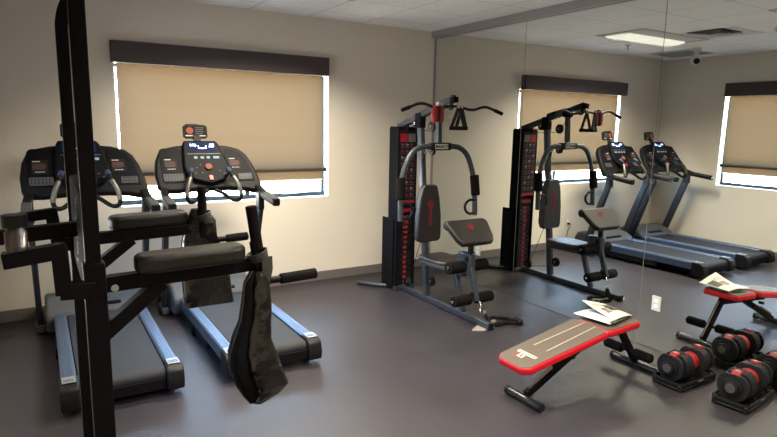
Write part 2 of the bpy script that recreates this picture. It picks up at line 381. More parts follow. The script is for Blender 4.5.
def shade(axis, w0, w1, c, sgn, label, vlabel):
    cen = ((w0+w1)/2, c-sgn*.05, 1.09) if axis == 'x' else (c-sgn*.05, (w0+w1)/2, 1.09)
    def bx(b, u0, u1, d0, d1, z0, z1):
        e0, e1 = sorted((c+sgn*d0, c+sgn*d1))
        return b.box(u0, u1, e0, e1, z0, z1) if axis == 'x' else b.box(e0, e1, u0, u1, z0, z1)
    r = thing('roller_shade', label, 'window shade', cen, 'roller shades in the windows')
    s0 = w0+.030; s1 = w1-.062
    b = MB(); k = 24
    prof = [(.034+.001*math.sin(i*1.7), 1.105+(2.19-1.105)*i/k) for i in range(k+1)]
    vs = []
    for d, z in prof:
        for u in (s0, s1): vs.append((u, c+sgn*d, z) if axis == 'x' else (c+sgn*d, u, z))
    b.add(vs, [(2*i, 2*i+1, 2*i+3, 2*i+2) for i in range(k)]); b.build('shade_fabric', 'shade', r)
    b = MB(); bx(b, s0, s1, .028, .040, 1.090, 1.106); b.build('hem_bar', 'shade_hem', r, bevel=.003)
    b = MB(); u0, u1 = w0-.015, w1-.039
    bx(b, u0, u1, -.088, -.080, WZT0, WZT1); bx(b, u0, u0+.006, -.08, 0, WZT0, WZT1); bx(b, u1-.006, u1, -.08, 0, WZT0, WZT1); bx(b, u0+.006, u1-.006, -.08, 0, WZT1-.006, WZT1)
    b.build('valance', 'valance', r, bevel=.002)['label'] = vlabel
    b = MB(); bx(b, u0+.10, u1-.01, -.082, -.003, WZT1+.0005, WZT1+.006); b.build('valance_top_strip', 'white_print', r)
    b = MB(); z = 2.22
    b.cyl(*(((s0, c-sgn*.035, z), (s1, c-sgn*.035, z)) if axis == 'x' else ((c-sgn*.035, s0, z), (c-sgn*.035, s1, z))), .022); b.build('roller_tube', 'grey_plastic', r)
WZT0, WZT1 = 2.166, 2.343
window('window_1', 'x', WX0, WX1, 0, 1)
window('window_2', 'y', LY0, LY1, WL, -1)
shade('x', WX0, WX1, 0, 1, 'long beige roller shade with dark valance over the back wall window behind the treadmills', 'dark brown valance')
shade('y', LY0, LY1, WL, -1, 'beige roller shade with dark valance on the side wall window, seen only in the mirror', 'dark brown valance')

# mirror panels on the right wall
edges = [-.014, -1.451, -2.868, -4.29, -5.71, -7.13]
names = ['wall mirror panel in the corner behind the multi station gym', 'second wall mirror panel from the corner, next to the floor bench magazines',
         'wall mirror panel with an outlet plate near the bench and dumbbells', 'fourth wall mirror panel from the corner, just beyond the right frame edge', 'fifth wall mirror panel from the corner, outside the frame']
for i in range(5):
    o = MB().box(0, .006, edges[i+1]+.0025, edges[i]-.0025, .004, 2.672).build('wall_mirror', 'mirror', smooth=False)
    tag(o, names[i], 'mirror', 'mirror panels covering the right wall')
struct('trim_3', MB().box(.0065, .02, YB, 0, 0, 2.68), 'band')      # dark backing seen in the mirror joints

# ------------------------------------------------------------------ ceiling fittings
def troffer(x0, x1, y0, y1, label):
    r = thing('ceiling_light', label, 'ceiling light', ((x0+x1)/2, (y0+y1)/2, H), 'recessed fluorescent ceiling lights')
    b = MB(); t = .018; z0, z1 = H-.012, H-.0005
    b.box(x0, x1, y0, y0+t, z0, z1); b.box(x0, x1, y1-t, y1, z0, z1); b.box(x0, x0+t, y0+t, y1-t, z0, z1); b.box(x1-t, x1, y0+t, y1-t, z0, z1)
    b.build('frame', 'lamp_white', r)
    b = MB(); b.box(x0+t, x1-t, y0+t, y1-t, H-.004, H-.0008); b.build('reflector', 'lamp_white', r)
    yc = y1-t-.17
    pr = [(yc+.16*math.cos(PI*i/8), H-.006-.035*math.sin(PI*i/8)) for i in range(9)]
    b = MB().add([(x, y, z) for x in (x0+.05, x1-.12) for y, z in pr], [(i, i+1, 10+i, 9+i) for i in range(8)]+[tuple(range(9)), tuple(range(9, 18))])
    b.build('diffuser', 'lens', r)
    # the tubes' light, thrown downwards by the fixture's own reflector
    L = bpy.data.lights.new('troffer_light', 'AREA'); L.shape = 'RECTANGLE'; L.size = x1-x0-.17; L.size_y = .30
    L.energy = LAMP_W; L.color = (1, .90, .70); L.spread = R(SPREAD)
    lo = bpy.data.objects.new('troffer_light', L); COL.objects.link(lo); lo.parent = r; lo.location = (-.03, y1-t-.17-(y0+y1)/2, -.046)
troffer(-2.79, -1.57, -1.57, -.96, 'lit ceiling light above the right treadmill, its glow caught in the mirror')
troffer(-2.79, -1.57, -3.40, -2.79, 'lit ceiling light at the mirror top right corner, further from the windows')
troffer(-2.79, -1.57, -5.23, -4.62, 'lit ceiling light above the photographer, outside the frame')
troffer(-2.79, -1.57, -7.06, -6.45, 'lit ceiling light at the rear of the room, outside the frame')

def diffuser(x0, x1, y0, y1, label):
    cx, cy = (x0+x1)/2, (y0+y1)/2
    r = thing('ceiling_vent', label, 'vent', (cx, cy, H), None)
    MB().box(x0+.01, x1-.01, y0+.01, y1-.01, H-.003, H-.0006).build('panel', 'ceiling_white', r); cx += .13; MB().box(cx-.2, cx+.2, cy-.2, cy+.2, H-.0038, H-.0031).build('backing', 'vent_dark', r)
    for k in range(4):
        a = .20-.048*k; bb = MB(); h = a-.032; z1, z0 = H-.004, H-.018-.004*k
        for i in range(4):
            c, s = math.cos(i*PI/2), math.sin(i*PI/2)
            f = lambda u, v, z: (cx+u*c-v*s, cy+u*s+v*c, z)
            bb.add([f(-a, a, z0), f(a, a, z0), f(h, h, z1), f(-h, h, z1), f(-a, a, z0-.002), f(a, a, z0-.002), f(h, h, z1-.002), f(-h, h, z1-.002)],
                   [(0, 1, 2, 3), (4, 7, 6, 5), (0, 4, 5, 1), (1, 5, 6, 2), (2, 6, 7, 3), (3, 7, 4, 0)])
        bb.build('louver', 'vent', r, smooth=False)
diffuser(-2.79, -2.18, -2.18, -1.57, 'square louvred ceiling vent with dark slots beside the ceiling light')
r = thing('ceiling_vent', 'grey perforated ceiling vent in the corner beside the security camera', 'vent', (-3.70, -.655, H))
b = MB(); b.box(-4.0, -3.41, -.95, -.36, H-.010, H-.0005); b.build('frame', 'lamp_white', r, bevel=.002)
b = MB()
for i in range(14): b.obox((-3.705, -.91+.04*i, H-.013), ((1, 0, 0), (0, 1, .7), (0, -.7, 1)), (.27, .014, .0012))
b.build('slat_panel', 'vent_light', r)
# sprinkler, smoke detector
r = thing('sprinkler', 'small pendant fire sprinkler on the ceiling near the window', 'sprinkler', (-2.50, -.695, H))
MB().lathe((-2.5, -.695, H-.001), (-2.5, -.695, H-.02), [(0, .032), (.006, .030), (.010, .012)]).build('escutcheon', 'silver', r)
b = MB(); b.cyl((-2.5, -.695, H-.01), (-2.5, -.695, H-.045), .009, 12); b.cyl((-2.5, -.695, H-.058), (-2.5, -.695, H-.062), .016, 16)
b.tube([(-2.514, -.695, H-.03), (-2.518, -.695, H-.045), (-2.5, -.695, H-.058)], .003, 6); b.tube([(-2.486, -.695, H-.03), (-2.482, -.695, H-.045), (-2.5, -.695, H-.058)], .003, 6)
b.build('sprinkler_head', 'vent', r)
r = thing('smoke_detector', 'round smoke detector on the ceiling between vent and second light', 'smoke detector', (-2.62, -2.42, H))
MB().lathe((-2.62, -2.42, H-.001), (-2.62, -2.42, H-.05), [(0, .07), (.018, .07), (.022, .06), (.04, .055), (.046, .03)]).build('housing', 'cam_white', r)
MB().lathe((-2.62, -2.42, H-.02), (-2.62, -2.42, H-.03), [(0, .0605), (.006, .0605)]).build('vent_ring', 'vent_dark', r)
# security camera
cx, cy, cz = -3.39, -1.07, 2.59
r = thing('security_camera', 'white round security camera with dark lens hanging from the ceiling', 'security camera', (cx, cy, H))
b = MB(); b.lathe((cx, cy, H-.001), (cx, cy, cz+.03), [(0, .055), (.03, .055), (.04, .03), (H-cz-.035, .03)]); b.build('mount', 'cam_white', r)
b = MB(); n = 14; b.lathe((cx, cy, cz+.085), (cx, cy, cz-.09), [(.0875-.068*math.cos(PI*i/n), max(.002, .068*math.sin(PI*i/n))) for i in range(n+1)], 28); b.build('dome', 'cam_white', r)
d = Vector((1, -.9, -.45)).normalized(); c0 = Vector((cx, cy, cz))
b = MB(); b.cyl(c0+d*.052, c0+d*.074, .038, 24); b.build('lens', 'black', r)

# ------------------------------------------------------------------ outlets
def outlet(c, n, label, plugged=False):
    c = Vector(c); n = Vector(n); s = n.cross(Vector((0, 0, 1))).normalized(); u = Vector((0, 0, 1))
    r = thing('wall_outlet', label, 'outlet', c)
    b = MB(); b.prism(rrect(-.036, .036, -.058, .058, .006), c, s, u, n, 0, .005); b.build('plate', 'cam_white', r, bevel=.001)
    for z in (-.021, .021):
        b = MB(); b.prism(rrect(-.017, .017, z-.014, z+.014, .009), c, s, u, n, .005, .0065); o = b.build('receptacle', 'white', r)
        b = MB(); b.prism([(-.008, z-.004), (-.006, z-.004), (-.006, z+.005), (-.008, z+.005)], c, s, u, n, .0066, .0069)
        b.prism([(.006, z-.004), (.008, z-.004), (.008, z+.005), (.006, z+.005)], c, s, u, n, .0066, .0069); b.build('slot', 'black', o)
outlet((-.0005, -3.008, .366), (-1, 0, 0), 'white outlet plate set in the mirror behind the bench seat')
outlet((-.0005, -.905, .37), (-1, 0, 0), 'white outlet plate on the mirror behind the gym leg rollers')
outlet((-2.418, -.0005, .362), (0, -1, 0), 'outlet plate on the back wall with black cord plugged in')

# ------------------------------------------------------------------ treadmills
def make_treadmill(cx, label, sx=1):
    org = (cx, -1.2, 0); OX = -.035
    t = thing('treadmill', label, 'treadmill', org, 'treadmills under the window')
    X = lambda x: cx+x
    b = MB(); b.box(X(-.30), X(.30), -1.96, -.5, .055, .135); b.build('deck_frame', 'black_matte', t, bevel=.01)
    # belt: closed loop round rear and front rollers
    pr = []
    for i in range(9): a = R(90+180*i/8); pr.append((-1.955+.042*math.cos(a), .128+.042*math.sin(a)))
    pr += [(-.56, .086), (-.56, .170)]
    b = MB(); n = len(pr); b.add([(X(s*.235), y, z) for s in (-1, 1) for y, z in pr], [tuple(range(n)), tuple(range(2*n-1, n-1, -1))]+[(i, (i+1) % n, n+(i+1) % n, n+i) for i in range(n)])
    b.build('running_belt', 'belt', t)
    b = MB(); b.box(X(-.236), X(.236), -2.012, -1.999, .05, .118); b.build('rear_cover', 'black_matte', t, bevel=.004)
    for s in (-1, 1):
        x0, x1 = sorted((X(s*.243), X(s*.325)))
        b = MB()
        w_ = (x1-x0)
        prof = [(x0, .10), (x0, .178), (x0+.008, .186)]
        for k in range(4):
            a = x0+.014+k*(w_-.028)/4; c_ = a+(w_-.028)/4
            prof += [(a, .190), (c_-.004, .190), (c_-.003, .187), (c_-.001, .187)]
        prof += [(x1-.008, .186), (x1, .176), (x1, .10)]
        n = len(prof); b.add([(x, y, z) for y in (-1.90, -.48) for x, z in prof], [tuple(range(n)), tuple(range(2*n-1, n-1, -1))]+[(i, (i+1) % n, n+(i+1) % n, n+i) for i in range(n)])
        rl = b.build('side_rail', 'rail', t)
        b = MB(); b.box(x0-s*0+.004, x1-.004, -1.45, -.52, .03, .10); b.build('skirt', 'black', rl, bevel=.006)
        # rear end cap: black, with a silver corner
        b = MB(); xo0, xo1 = (x0-.006, x1+.012) if s > 0 else (x0-.012, x1+.006)
        b.add([(x, y, z) for x in (xo0, xo1) for y, z in ((-2.035, .045), (-2.045, .10), (-2.025, .165), (-1.985, .188), (-1.885, .193), (-1.885, .055), (-1.93, .03), (-2.0, .03))],
              [tuple(range(8)), tuple(range(15, 7, -1))]+[(i, (i+1) % 8, 8+(i+1) % 8, 8+i) for i in range(8)])
        e = b.build('end_cap', 'black', t, bevel=.01, seg=3)
        b = MB(); b.box(xo0+.014, xo1-.014, -1.985, -1.895, .1925, .1965); pl = b.build('cap_badge', 'silver', e, bevel=.0015)
        b = MB()
        for k in range(4): b.box(xo0+.022+.014*k, xo0+.032+.014*k, -1.968, -1.955, .1967, .1972)
        b.box(xo0+.022, xo0+.072, -1.943, -1.936, .1967, .1972)
        b.build('print_marks', 'console_dark', e)
        b = MB(); b.cyl((X(s*.27), -1.86, .032), (X(s*.305), -1.86, .032), .030, 20); b.build('foot_pad', 'black_matte', t)
        b = MB(); b.cyl((X(s*.30), -1.05, .035), (X(s*.335), -1.05, .035), .035, 20); b.build('wheel', 'black_matte', t)
        # upright
        b = MB(); b.bar((X(OX+s*.385), -.385, .055), (X(OX+s*.395), -.705, .985), .042, .095, (0, 1, 0)); u = b.build('upright', 'alu_up', t, bevel=.012, seg=3)
        b = MB(); b.box(*sorted((X(OX+s*.345), X(OX+s*.42))), -.45, -.26, .0, .075); b.build('base_foot', 'grey_plastic', u, bevel=.02, seg=3)
    # motor hood
    b = MB(); ho = [(-.62, .155), (-.60, .205), (-.50, .255), (-.34, .285), (-.22, .265), (-.175, .19), (-.17, .03), (-.56, .03)]
    n = 8; b.add([(X(x), y, z) for x in (-.38, .325) for y, z in ho], [tuple(range(n)), tuple(range(2*n-1, n-1, -1))]+[(i, (i+1) % n, n+(i+1) % n, n+i) for i in range(n)])
    hd = b.build('motor_hood', 'grey_plastic', t, bevel=.025, seg=3)
    b = MB(); b.obox((X(0), -.575, .224), ((1, 0, 0), (0, 1, .5), (0, -.5, 1)), (.15, .016, .003)); b.build('vent_strip', 'console_dark', hd)
    # console
    A = Vector((X(OX), -.68, 1.07)); vv = Vector((0, .30, .43)).normalized(); nn = Vector((0, -vv.z, vv.y)); xx = Vector((1, 0, 0))
    outl = [(-.425, .05), (-.455, .10), (-.462, .21), (-.445, .34), (-.415, .415), (-.36, .462), (-.26, .487), (-.12, .50), (.04, .50), (.17, .487), (.27, .455), (.325, .40),
            (.368, .30), (.395, .18), (.415, .03), (.36, .02), (.27, .045), (.12, .06), (-.16, .06), (-.32, .045)]
    outl = [(x+.022, y) for x, y in outl]
    b = MB(); b.prism(outl, A, xx, vv, nn, -.055, .012); con = b.build('console', 'console', t, bevel=.018, seg=3)
    def pan(pts, t0, t1, m, nm='panel', par=con, bev=0, dz=.02):
        return MB().prism([(x+.022, y) for x, y in pts], A, xx, vv, nn, t0, t1).build(nm, m, par, bevel=bev)
    pan(rrect(-.41, -.225, .12, .455, .04), .012, .016, 'console_dark', 'side_panel', t, .002)
    pan([(.13, .12), (.355, .12), (.345, .22), (.315, .34), (.27, .41), (.21, .445), (.13, .45)], .012, .016, 'console_dark', 'side_panel', t, .002)
    pod = pan([(-.20, .515), (.07, .515), (.09, .48), (.145, .26), (.135, .19), (.09, .125), (-.03, .085), (-.16, .125), (-.225, .19), (-.235, .26), (-.215, .48)], .004, .048, 'console_dark', 'display_pod', t, .014)
    pan(rrect(-.178, .062, .405, .495, .01), .0482, .0492, 'lcd', 'screen', pod)
    gl = MB()
    def g(x0, x1, y0, y1): gl.prism([(x0+.022, y0), (x1+.022, y0), (x1+.022, y1), (x0+.022, y1)], A, xx, vv, nn, .0493, .0497)
    for x in (-.155, -.135, -.118, .008, .022, .036): g(x, x+.010, .448+(.006 if int(x*1000) % 2 else 0), .478)
    g(-.155, -.10, .458, .464); g(-.09, -.02, .430, .440); g(-.09, -.083, .44, .46); g(-.027, -.02, .44, .46); g(.0, .045, .445, .451)
    gl.build('digits', 'glyph', pod)
    for x in (-.140, -.085, -.035, .02, .045)[:5]:
        pan(rrect(x, x+.028, .330, .352, .004), .0482, .0500, 'btn', 'button', pod)
    pan(rrect(-.19, .09, .375, .381, .002), .0482, .0495, 'grey_plastic', 'groove', pod)
    P0 = A+xx*(-.035+.022)+vv*.245+nn*.048
    MB().cyl(P0, P0+nn*.016, .030, 24).build('dial', 'pink_dial', pod)
    pan(rrect(-.045, -.015, .118, .160, .005), .048, .060, 'red_plastic', 'safety_key', pod)
    mk = MB()
    random.seed(7)
    for k in range(16):
        x = -.19+random.random()*.28; y = .17+random.random()*.12
        if abs(x+.03) < .045: continue
        mk.prism(rrect(x+.022, x+.034, y, y+.007, .002), A, xx, vv, nn, .0482, .0488)
    mk.build('key_marks', 'grey_print', pod)
    # side stickers and speaker vents
    for (x0, x1, y0, y1) in ((-.385, -.275, .235, .355), (.155, .262, .242, .358)):
        st = pan(rrect(x0, x1, y0, y1, .005), .016, .0168, 'sticker', 'info_sticker', t)
        wm, rm, gm = MB(), MB(), MB()
        def q(m_, a0, a1, c0, c1): m_.prism([(x0+a0*(x1-x0)+.022, y0+c0*(y1-y0)), (x0+a1*(x1-x0)+.022, y0+c0*(y1-y0)), (x0+a1*(x1-x0)+.022, y0+c1*(y1-y0)), (x0+a0*(x1-x0)+.022, y0+c1*(y1-y0))], A, xx, vv, nn, .0169, .0172)
        q(wm, .08, .55, .86, .93)
        for k in range(5): q(rm if k % 2 else gm, .08, .80+.1*(k % 2), .70-.09*k, .725-.09*k)
        for k in range(6): q(wm, .22+.1*k, .28+.1*k, .10, .17)
        wm.build('print_white', 'print_pale', st); rm.build('print_red', 'pink_print', st); gm.build('print_grey', 'grey_print', st)
    for (x0, x1, y0, y1) in ((-.405, -.245, .135, .205), (.215, .335, .135, .195)):
        sv = pan(rrect(x0, x1, y0, y1, .006), .016, .019, 'grille_grey', 'speaker_grille', t, .001)
        sl = MB()
        for k in range(6):
            for j in range(2):
                a = x0+.012+(x1-x0-.02)*k/6; c_ = y0+.012+.028*j
                sl.prism(rrect(a+.022, a+.022+.010, c_, c_+.018, .002), A, xx, vv, nn, .0191, .0194)
        sl.build('slots', 'black', sv)
    # sign holder on top
    S0 = Vector((X(OX-.045), -.275, 1.59)); sv_ = Vector((0, .22, .975)).normalized(); sn = Vector((0, -sv_.z, sv_.y))
    b = MB(); b.bar((X(OX-.040), -.36, 1.47), (X(OX-.040), -.285, 1.56), .06, .02, (0, 1, 0)); b.build('stem', 'black', t, bevel=.004)
    o8 = [(-.105, -.045), (-.085, -.062), (.085, -.062), (.105, -.045), (.105, .045), (.085, .06), (.03, .064), (.02, .068), (-.075, .068), (-.09, .055), (-.105, .045)]
    b = MB(); b.prism(o8, S0, xx, sv_, sn, -.012, .010); sg = b.build('tablet_holder', 'black', t, bevel=.006)
    b = MB(); b.prism(rrect(-.09, .09, -.046, .048, .008), S0, xx, sv_, sn, .0102, .0112); b.build('card', 'sticker', sg)
    def card(m_, pts, nm, h=.0114): MB().prism(pts, S0, xx, sv_, sn, .0113, h).build(nm, m_, sg)
    card('pink_print', [(-.085+.075*.5+.032*math.cos(2*PI*i/16), .008+.030*math.sin(2*PI*i/16)) for i in range(16)], 'round_picture')
    card('print_pale', [(-.085, -.043), (.085, -.043), (.085, -.034), (-.085, -.030)], 'bottom_line')
    b = MB()
    for k in range(4): b.prism([(.0, .03-.017*k), (.075-.01*(k % 2), .03-.017*k), (.075-.01*(k % 2), .036-.017*k), (.0, .036-.017*k)], S0, xx, sv_, sn, .0113, .0116)
    b.build('text_lines', 'grey_print', sg)
    # side handles
    for s in (-1, 1):
        p0 = Vector((X(OX+s*.39), -.64, 1.115)); p1 = Vector((X(OX+s*.405), -.78, 1.07)); p2 = Vector((X(OX+s*.41), -1.07, 1.035))
        b = MB(); b.sweep([p0, p1, p2], [(x, y) for x, y in rrect(-.030, .030, -.034, .028, .014, 3)]); hn = b.build('side_handle', 'console', t, bevel=.004)
        b = MB(); b.sweep([p1.lerp(p2, .12), p1.lerp(p2, .93)], [(x, y+.0) for x, y in rrect(-.0315, .0315, .002, .0295, .008, 3)]); b.build('handle_grip', 'grille_grey', hn)
        b = MB(); b.box(*sorted((X(OX+s*.365), X(OX+s*.415))), -.755, -.66, .93, 1.09); b.build('handle_bracket', 'black', t, bevel=.01)
        # curved pulse grip
        e = s; k0 = OX-.02
        pts = catmull([(X(k0+e*.155), -.64, 1.285), (X(k0+e*.165), -.70, 1.25), (X(k0+e*.205), -.765, 1.16), (X(k0+e*.222), -.785, 1.08), (X(k0+e*.205), -.78, 1.038), (X(k0+e*.16), -.755, 1.035), (X(k0+e*.09), -.715, 1.085), (X(k0+e*.03), -.69, 1.115)], 6)
        b = MB(); b.tube(pts, .017, 10); ph = b.build('pulse_grip', 'console', t)
        b = MB(); b.tube(pts[8:19], .0183, 10); b.build('sensor_plate', 'grip_metal', ph)
        b = MB(); b.cyl(pts[0], pts[5], .022, 16); b.build('speed_button', 'blue_grip', ph)
    return t
TM = make_treadmill(-2.70, 'right treadmill of the two, nearer the gym, its console fully in view')
copy_tree(TM, (-3.635, -1.2, 0), 'left treadmill of the two, partly hidden behind the black tower posts')
b = MB(); b.tube(catmull([(-2.418, -.045, .340), (-2.40, -.075, .33), (-2.36, -.07, .25), (-2.345, -.06, .12), (-2.38, -.07, .02), (-2.47, -.10, .007), (-2.60, -.14, .007), (-2.68, -.19, .05)], 8), .004, 8); pc = b.build('power_cord', 'black', TM)
b = MB(); b.box(-2.433, -2.403, -.045, -.0075, .328, .355); b.build('plug', 'black', pc, bevel=.005)

# ------------------------------------------------------------------ multi station home gym (symmetric about x = GX, user faces -y)
GX = -.847
g0 = (GX, -1.25, 0)
G = thing('home_gym', 'multi station home gym with weight stack, press arms and black pads in the corner', 'exercise machine', g0)
b = MB(); b.bar((GX, -.55, .032), (GX, -2.09, .032), .05, .055); bm_ = b.build('base_beam', 'steel', G, bevel=.006)
b = MB(); b.box(GX-.027, GX+.027, -2.102, -2.088, .003, .062); b.build('end_plug', 'black', bm_, bevel=.003)
b = MB(); b.tube(catmull([(GX-.31, -.33, .022), (GX-.24, -.45, .022), (GX-.12, -.575, .022), (GX, -.60, .022), (GX+.12, -.575, .022), (GX+.24, -.45, .022), (GX+.31, -.33, .022)], 6), .022, 12); b.build('rear_foot', 'steel', G)
b = MB(); b.prism([(-.15, -2.03), (-.05, -1.965), (.19, -1.90), (.215, -1.93), (.06, -2.03), (-.06, -2.085)], (GX, 0, 0), (1, 0, 0), (0, 1, 0), (0, 0, 1), .0005, .006); b.build('front_foot_plate', 'plywood', G)
b = MB(); b.bar((GX, -1.165, .05), (GX, -.975, 1.76), .052, .062, (0, 1, 0)); b.build('main_upright', 'steel', G, bevel=.008)
b = MB(); b.bar((GX, -.60, 1.665), (GX, -1.49, 1.925), .052, .060); b.build('top_beam', 'steel_dark', G, bevel=.008)
b = MB(); b.bar((GX, -1.262, 1.86), (GX, -1.285, 1.46), .042, .046, (0, 1, 0)); b.build('press_arm_post', 'steel', G, bevel=.005)
# brackets at upright/top beam
for y0, y1, z0, z1, hw in ((-1.02, -.93, 1.66, 1.80, .034), (-1.31, -1.215, 1.80, 1.89, .030), (-1.515, -1.455, 1.885, 1.935, .029)):
    b = MB(); b.box(GX-hw, GX+hw, y0, y1, z0, z1); b.build('bracket_plate', 'black_matte', G, bevel=.006)
def pulley(y, z, r=.047, par=None):
    b = MB(); b.lathe((GX-.013, y, z), (GX+.013, y, z), [(0, r*.85), (.003, r), (.010, r*.86), (.016, r*.86), (.023, r), (.026, r*.85)], 24)
    o = b.build('pulley', 'black', G)
    MB().cyl((GX-.022, y, z), (GX+.022, y, z), .010, 12).build('axle', 'chrome', o)
for y, z, r in ((-1.165, 1.675, .05), (-1.18, 1.455, .045), (-.72, 1.66, .05), (-1.43, 1.865, .045), (-.90, 1.70, .045), (-.82, .105, .05), (-1.235, .215, .05), (-1.03, .60, .045), (-1.03, .70, .045), (-1.02, 1.40, .045)): pulley(y, z, r)
b = MB()
for pp in ([(-1.50, 1.86), (-1.46, 1.927), (-1.20, 1.71), (-1.165, 1.725)], [(-1.165, 1.628), (-1.05, 1.64), (-.76, 1.62)], [(-1.06, .745), (-1.07, 1.40), (-1.12, 1.50)], [(-.86, .09), (-1.23, .168), (-1.28, .22)], [(-1.03, .56), (-.86, .15)]):
    b.tube([(GX+.003, y, z) for y, z in pp], .003, 6)
b.build('cable', 'black_matte', G)
# weight stack tower
KX = GX+.012; SX0, SX1 = KX-.115, KX+.115
b = MB(); b.box(SX0, KX-.095, -.752, -.585, .04, 1.655); b.build('side_shroud', 'black_matte', G, bevel=.004)
b = MB(); b.box(KX+.095, SX1, -.752, -.585, .04, 1.655); b.build('side_shroud', 'black_matte', G, bevel=.004)
b = MB(); b.box(SX0+.004, SX1-.004, -.59, -.583, .05, 1.65); b.build('rear_shroud', 'black_matte', G)
for x0, x1 in ((SX0-.015, SX0+.0), (SX1, SX1+.022)):
    b = MB(); b.box(x0, x1, -.71, -.50, .02, .745); b.build('lower_cover', 'black_matte', G, bevel=.003)
b = MB(); b.box(SX0-.003, SX1+.003, -.757, -.50, .0, .05); b.build('stack_base', 'steel', G, bevel=.004)
b = MB(); b.box(SX0+.003, SX1-.003, -.745, -.59, 1.625, 1.668); b.build('stack_top', 'black_matte', G, bevel=.004)
for q_ in (-.06, .06):
    b = MB(); b.cyl((KX+q_, -.65, .05), (KX+q_, -.65, 1.63), .010, 12); b.build('guide_rod', 'chrome', G)
for k in range(14):
    z = .06+.052*k
    b = MB(); b.box(KX-.088, KX+.088, -.735, -.60, z, z+.049); wp = b.build('weight_plate', 'black', G, bevel=.003)
    text(str(10*(k+1)), .040, (KX, -.7362, z+.024), (1, 0, 0), (0, 0, 1), 'red_num', wp, 'number', bold=.0012)
b = MB(); b.box(KX-.090, KX+.090, -.740, -.60, .80, .87); hp = b.build('stack_header', 'black', G, bevel=.004)
b = MB(); b.box(KX-.07, KX+.07, -.7415, -.7402, .82, .85); b.build('red_label', 'red_print', hp)
b = MB(); b.cyl((KX, -.736, .605), (KX, -.765, .605), .010, 12); b.build('selector_pin', 'red_plastic', G)
# exercise chart board
b = MB(); b.box(KX-.095, KX+.095, -.752, -.745, .90, 1.635); ch = b.build('exercise_chart', 'chart_dark', G)
b = MB(); b.box(KX-.09, KX-.005, -.7535, -.7525, 1.52, 1.60); b.build('red_block', 'red_print', ch)
b = MB(); b.box(KX+.005, KX+.09, -.7535, -.7525, 1.52, 1.60); b.build('grey_block', 'grey_print', ch)
wb, rb, gb, cl_ = MB(), MB(), MB(), MB(); random.seed(11)
for j in range(9):
    z = 1.47-.062*j
    for i in range(3):
        x = KX-.078+.056*i
        m_ = (wb, rb, gb)[(i*2+j) % 3]
        m_.box(x+.004, x+.012, -.7535, -.7525, z+.006, z+.036); m_.box(x+.012, x+.034, -.7535, -.7525, z+.012+.008*random.random(), z+.024)
        cl_.box(x+.002, x+.040, -.7535, -.7525, z-.006, z-.002)
cl_.build('caption_lines', 'grey_print', ch); wb.build('grey_diagrams', 'grey_print', ch); rb.build('red_diagrams', 'red_print', ch); gb.build('pale_diagrams', 'white_chart', ch)
b = MB(); b.box(KX-.09, KX+.09, -.7535, -.7525, .905, .935); b.build('red_strip', 'red_print', ch)
# back pad
bp = [(-.105, .0), (-.13, .02), (-.137, .06), (-.132, .25), (-.11, .42), (-.082, .53), (-.06, .547), (.06, .547), (.082, .53), (.11, .42), (.132, .25), (.137, .06), (.13, .02), (.105, .0)]
b = MB(); b.prism(bp, (GX+.017, -1.125, .582), (1, 0, 0), (0, .0, 1), (0, -1, 0), -.035, .035); bk = b.build('back_pad', 'vinyl', G, bevel=.022, seg=4)
b = MB(); b.prism([(x*.9, .03+z*.9) for x, z in bp], (GX+.017, -1.085, .582), (1, 0, 0), (0, 0, 1), (0, -1, 0), -.012, .004); b.build('backing_board', 'black_matte', bk)
cz_ = .950; b = MB()
b.tube([(GX+.017+.027*math.cos(2*PI*i/24), -1.1605, cz_+.027*math.sin(2*PI*i/24)) for i in range(24)], .0035, 6, True)
b.obox((GX+.006, -1.1605, cz_), ((0, 0, 1), (1, 0, 0), (0, 1, 0)), (.018, .0035, .002)); b.obox((GX+.028, -1.1605, cz_), ((0, 0, 1), (1, 0, 0), (0, 1, 0)), (.018, .0035, .002))
b.obox((GX+.0115, -1.1605, cz_+.004), ((.5, 0, -1), (1, 0, .5), (0, 1, 0)), (.014, .003, .002)); b.obox((GX+.0225, -1.1605, cz_+.004), ((-.5, 0, -1), (1, 0, -.5), (0, 1, 0)), (.014, .003, .002))
b.build('logo', 'red_print', bk)
text('MARCY', .050, (GX+.017, -1.1605, .828), (0, 0, -1), (1, 0, 0), 'red_print', bk, bold=.001, sx=1.05)
b = MB(); b.bar((GX, -1.03, 1.0), (GX, -1.10, 1.0), .04, .04); b.build('pad_bracket', 'steel', G, bevel=.003)
# press arms
for s in (-1, 1):
    pts = rounded([(GX, -1.295, 1.497), (GX+s*.29, -1.295, 1.497), (GX+s*.415, -1.30, 1.225), (GX+s*.425, -1.32, .93), (GX+s*.425, -1.325, .84)], .17, 8)
    b = MB(); b.tube(pts, .025, 14); pa = b.build('press_arm', 'steel', G)
    b = MB(); b.lathe((GX+s*.417, -1.302, 1.225), (GX+s*.428, -1.322, 1.03), [(0, .036), (.006, .043), (.188, .043), (.196, .036)], 20); b.build('foam_grip', 'foam', pa)
    c_ = [(GX+s*.425, -1.325, .985), (GX+s*.36, -1.325, .990), (GX+s*.315, -1.325, .965), (GX+s*.30, -1.325, .925), (GX+s*.315, -1.325, .885), (GX+s*.36, -1.325, .858), (GX+s*.425, -1.325, .862)]
    b = MB(); b.tube(catmull(c_, 5), .013, 10); b.build('inner_handle', 'black', pa)
b = MB(); b.box(GX-.115, GX+.115, -1.327, -1.262, 1.462, 1.532); cb = b.build('arm_clamp', 'black', G, bevel=.008)
b = MB(); b.box(GX-.072, GX+.072, -1.3300, -1.3272, 1.475, 1.519); bd = b.build('badge', 'white_print', cb, bevel=.002)
text('MARCY', .036, (GX, -1.3306, 1.496), (1, 0, 0), (0, 0, 1), 'console_dark', cb, bold=.001, sx=1.15)
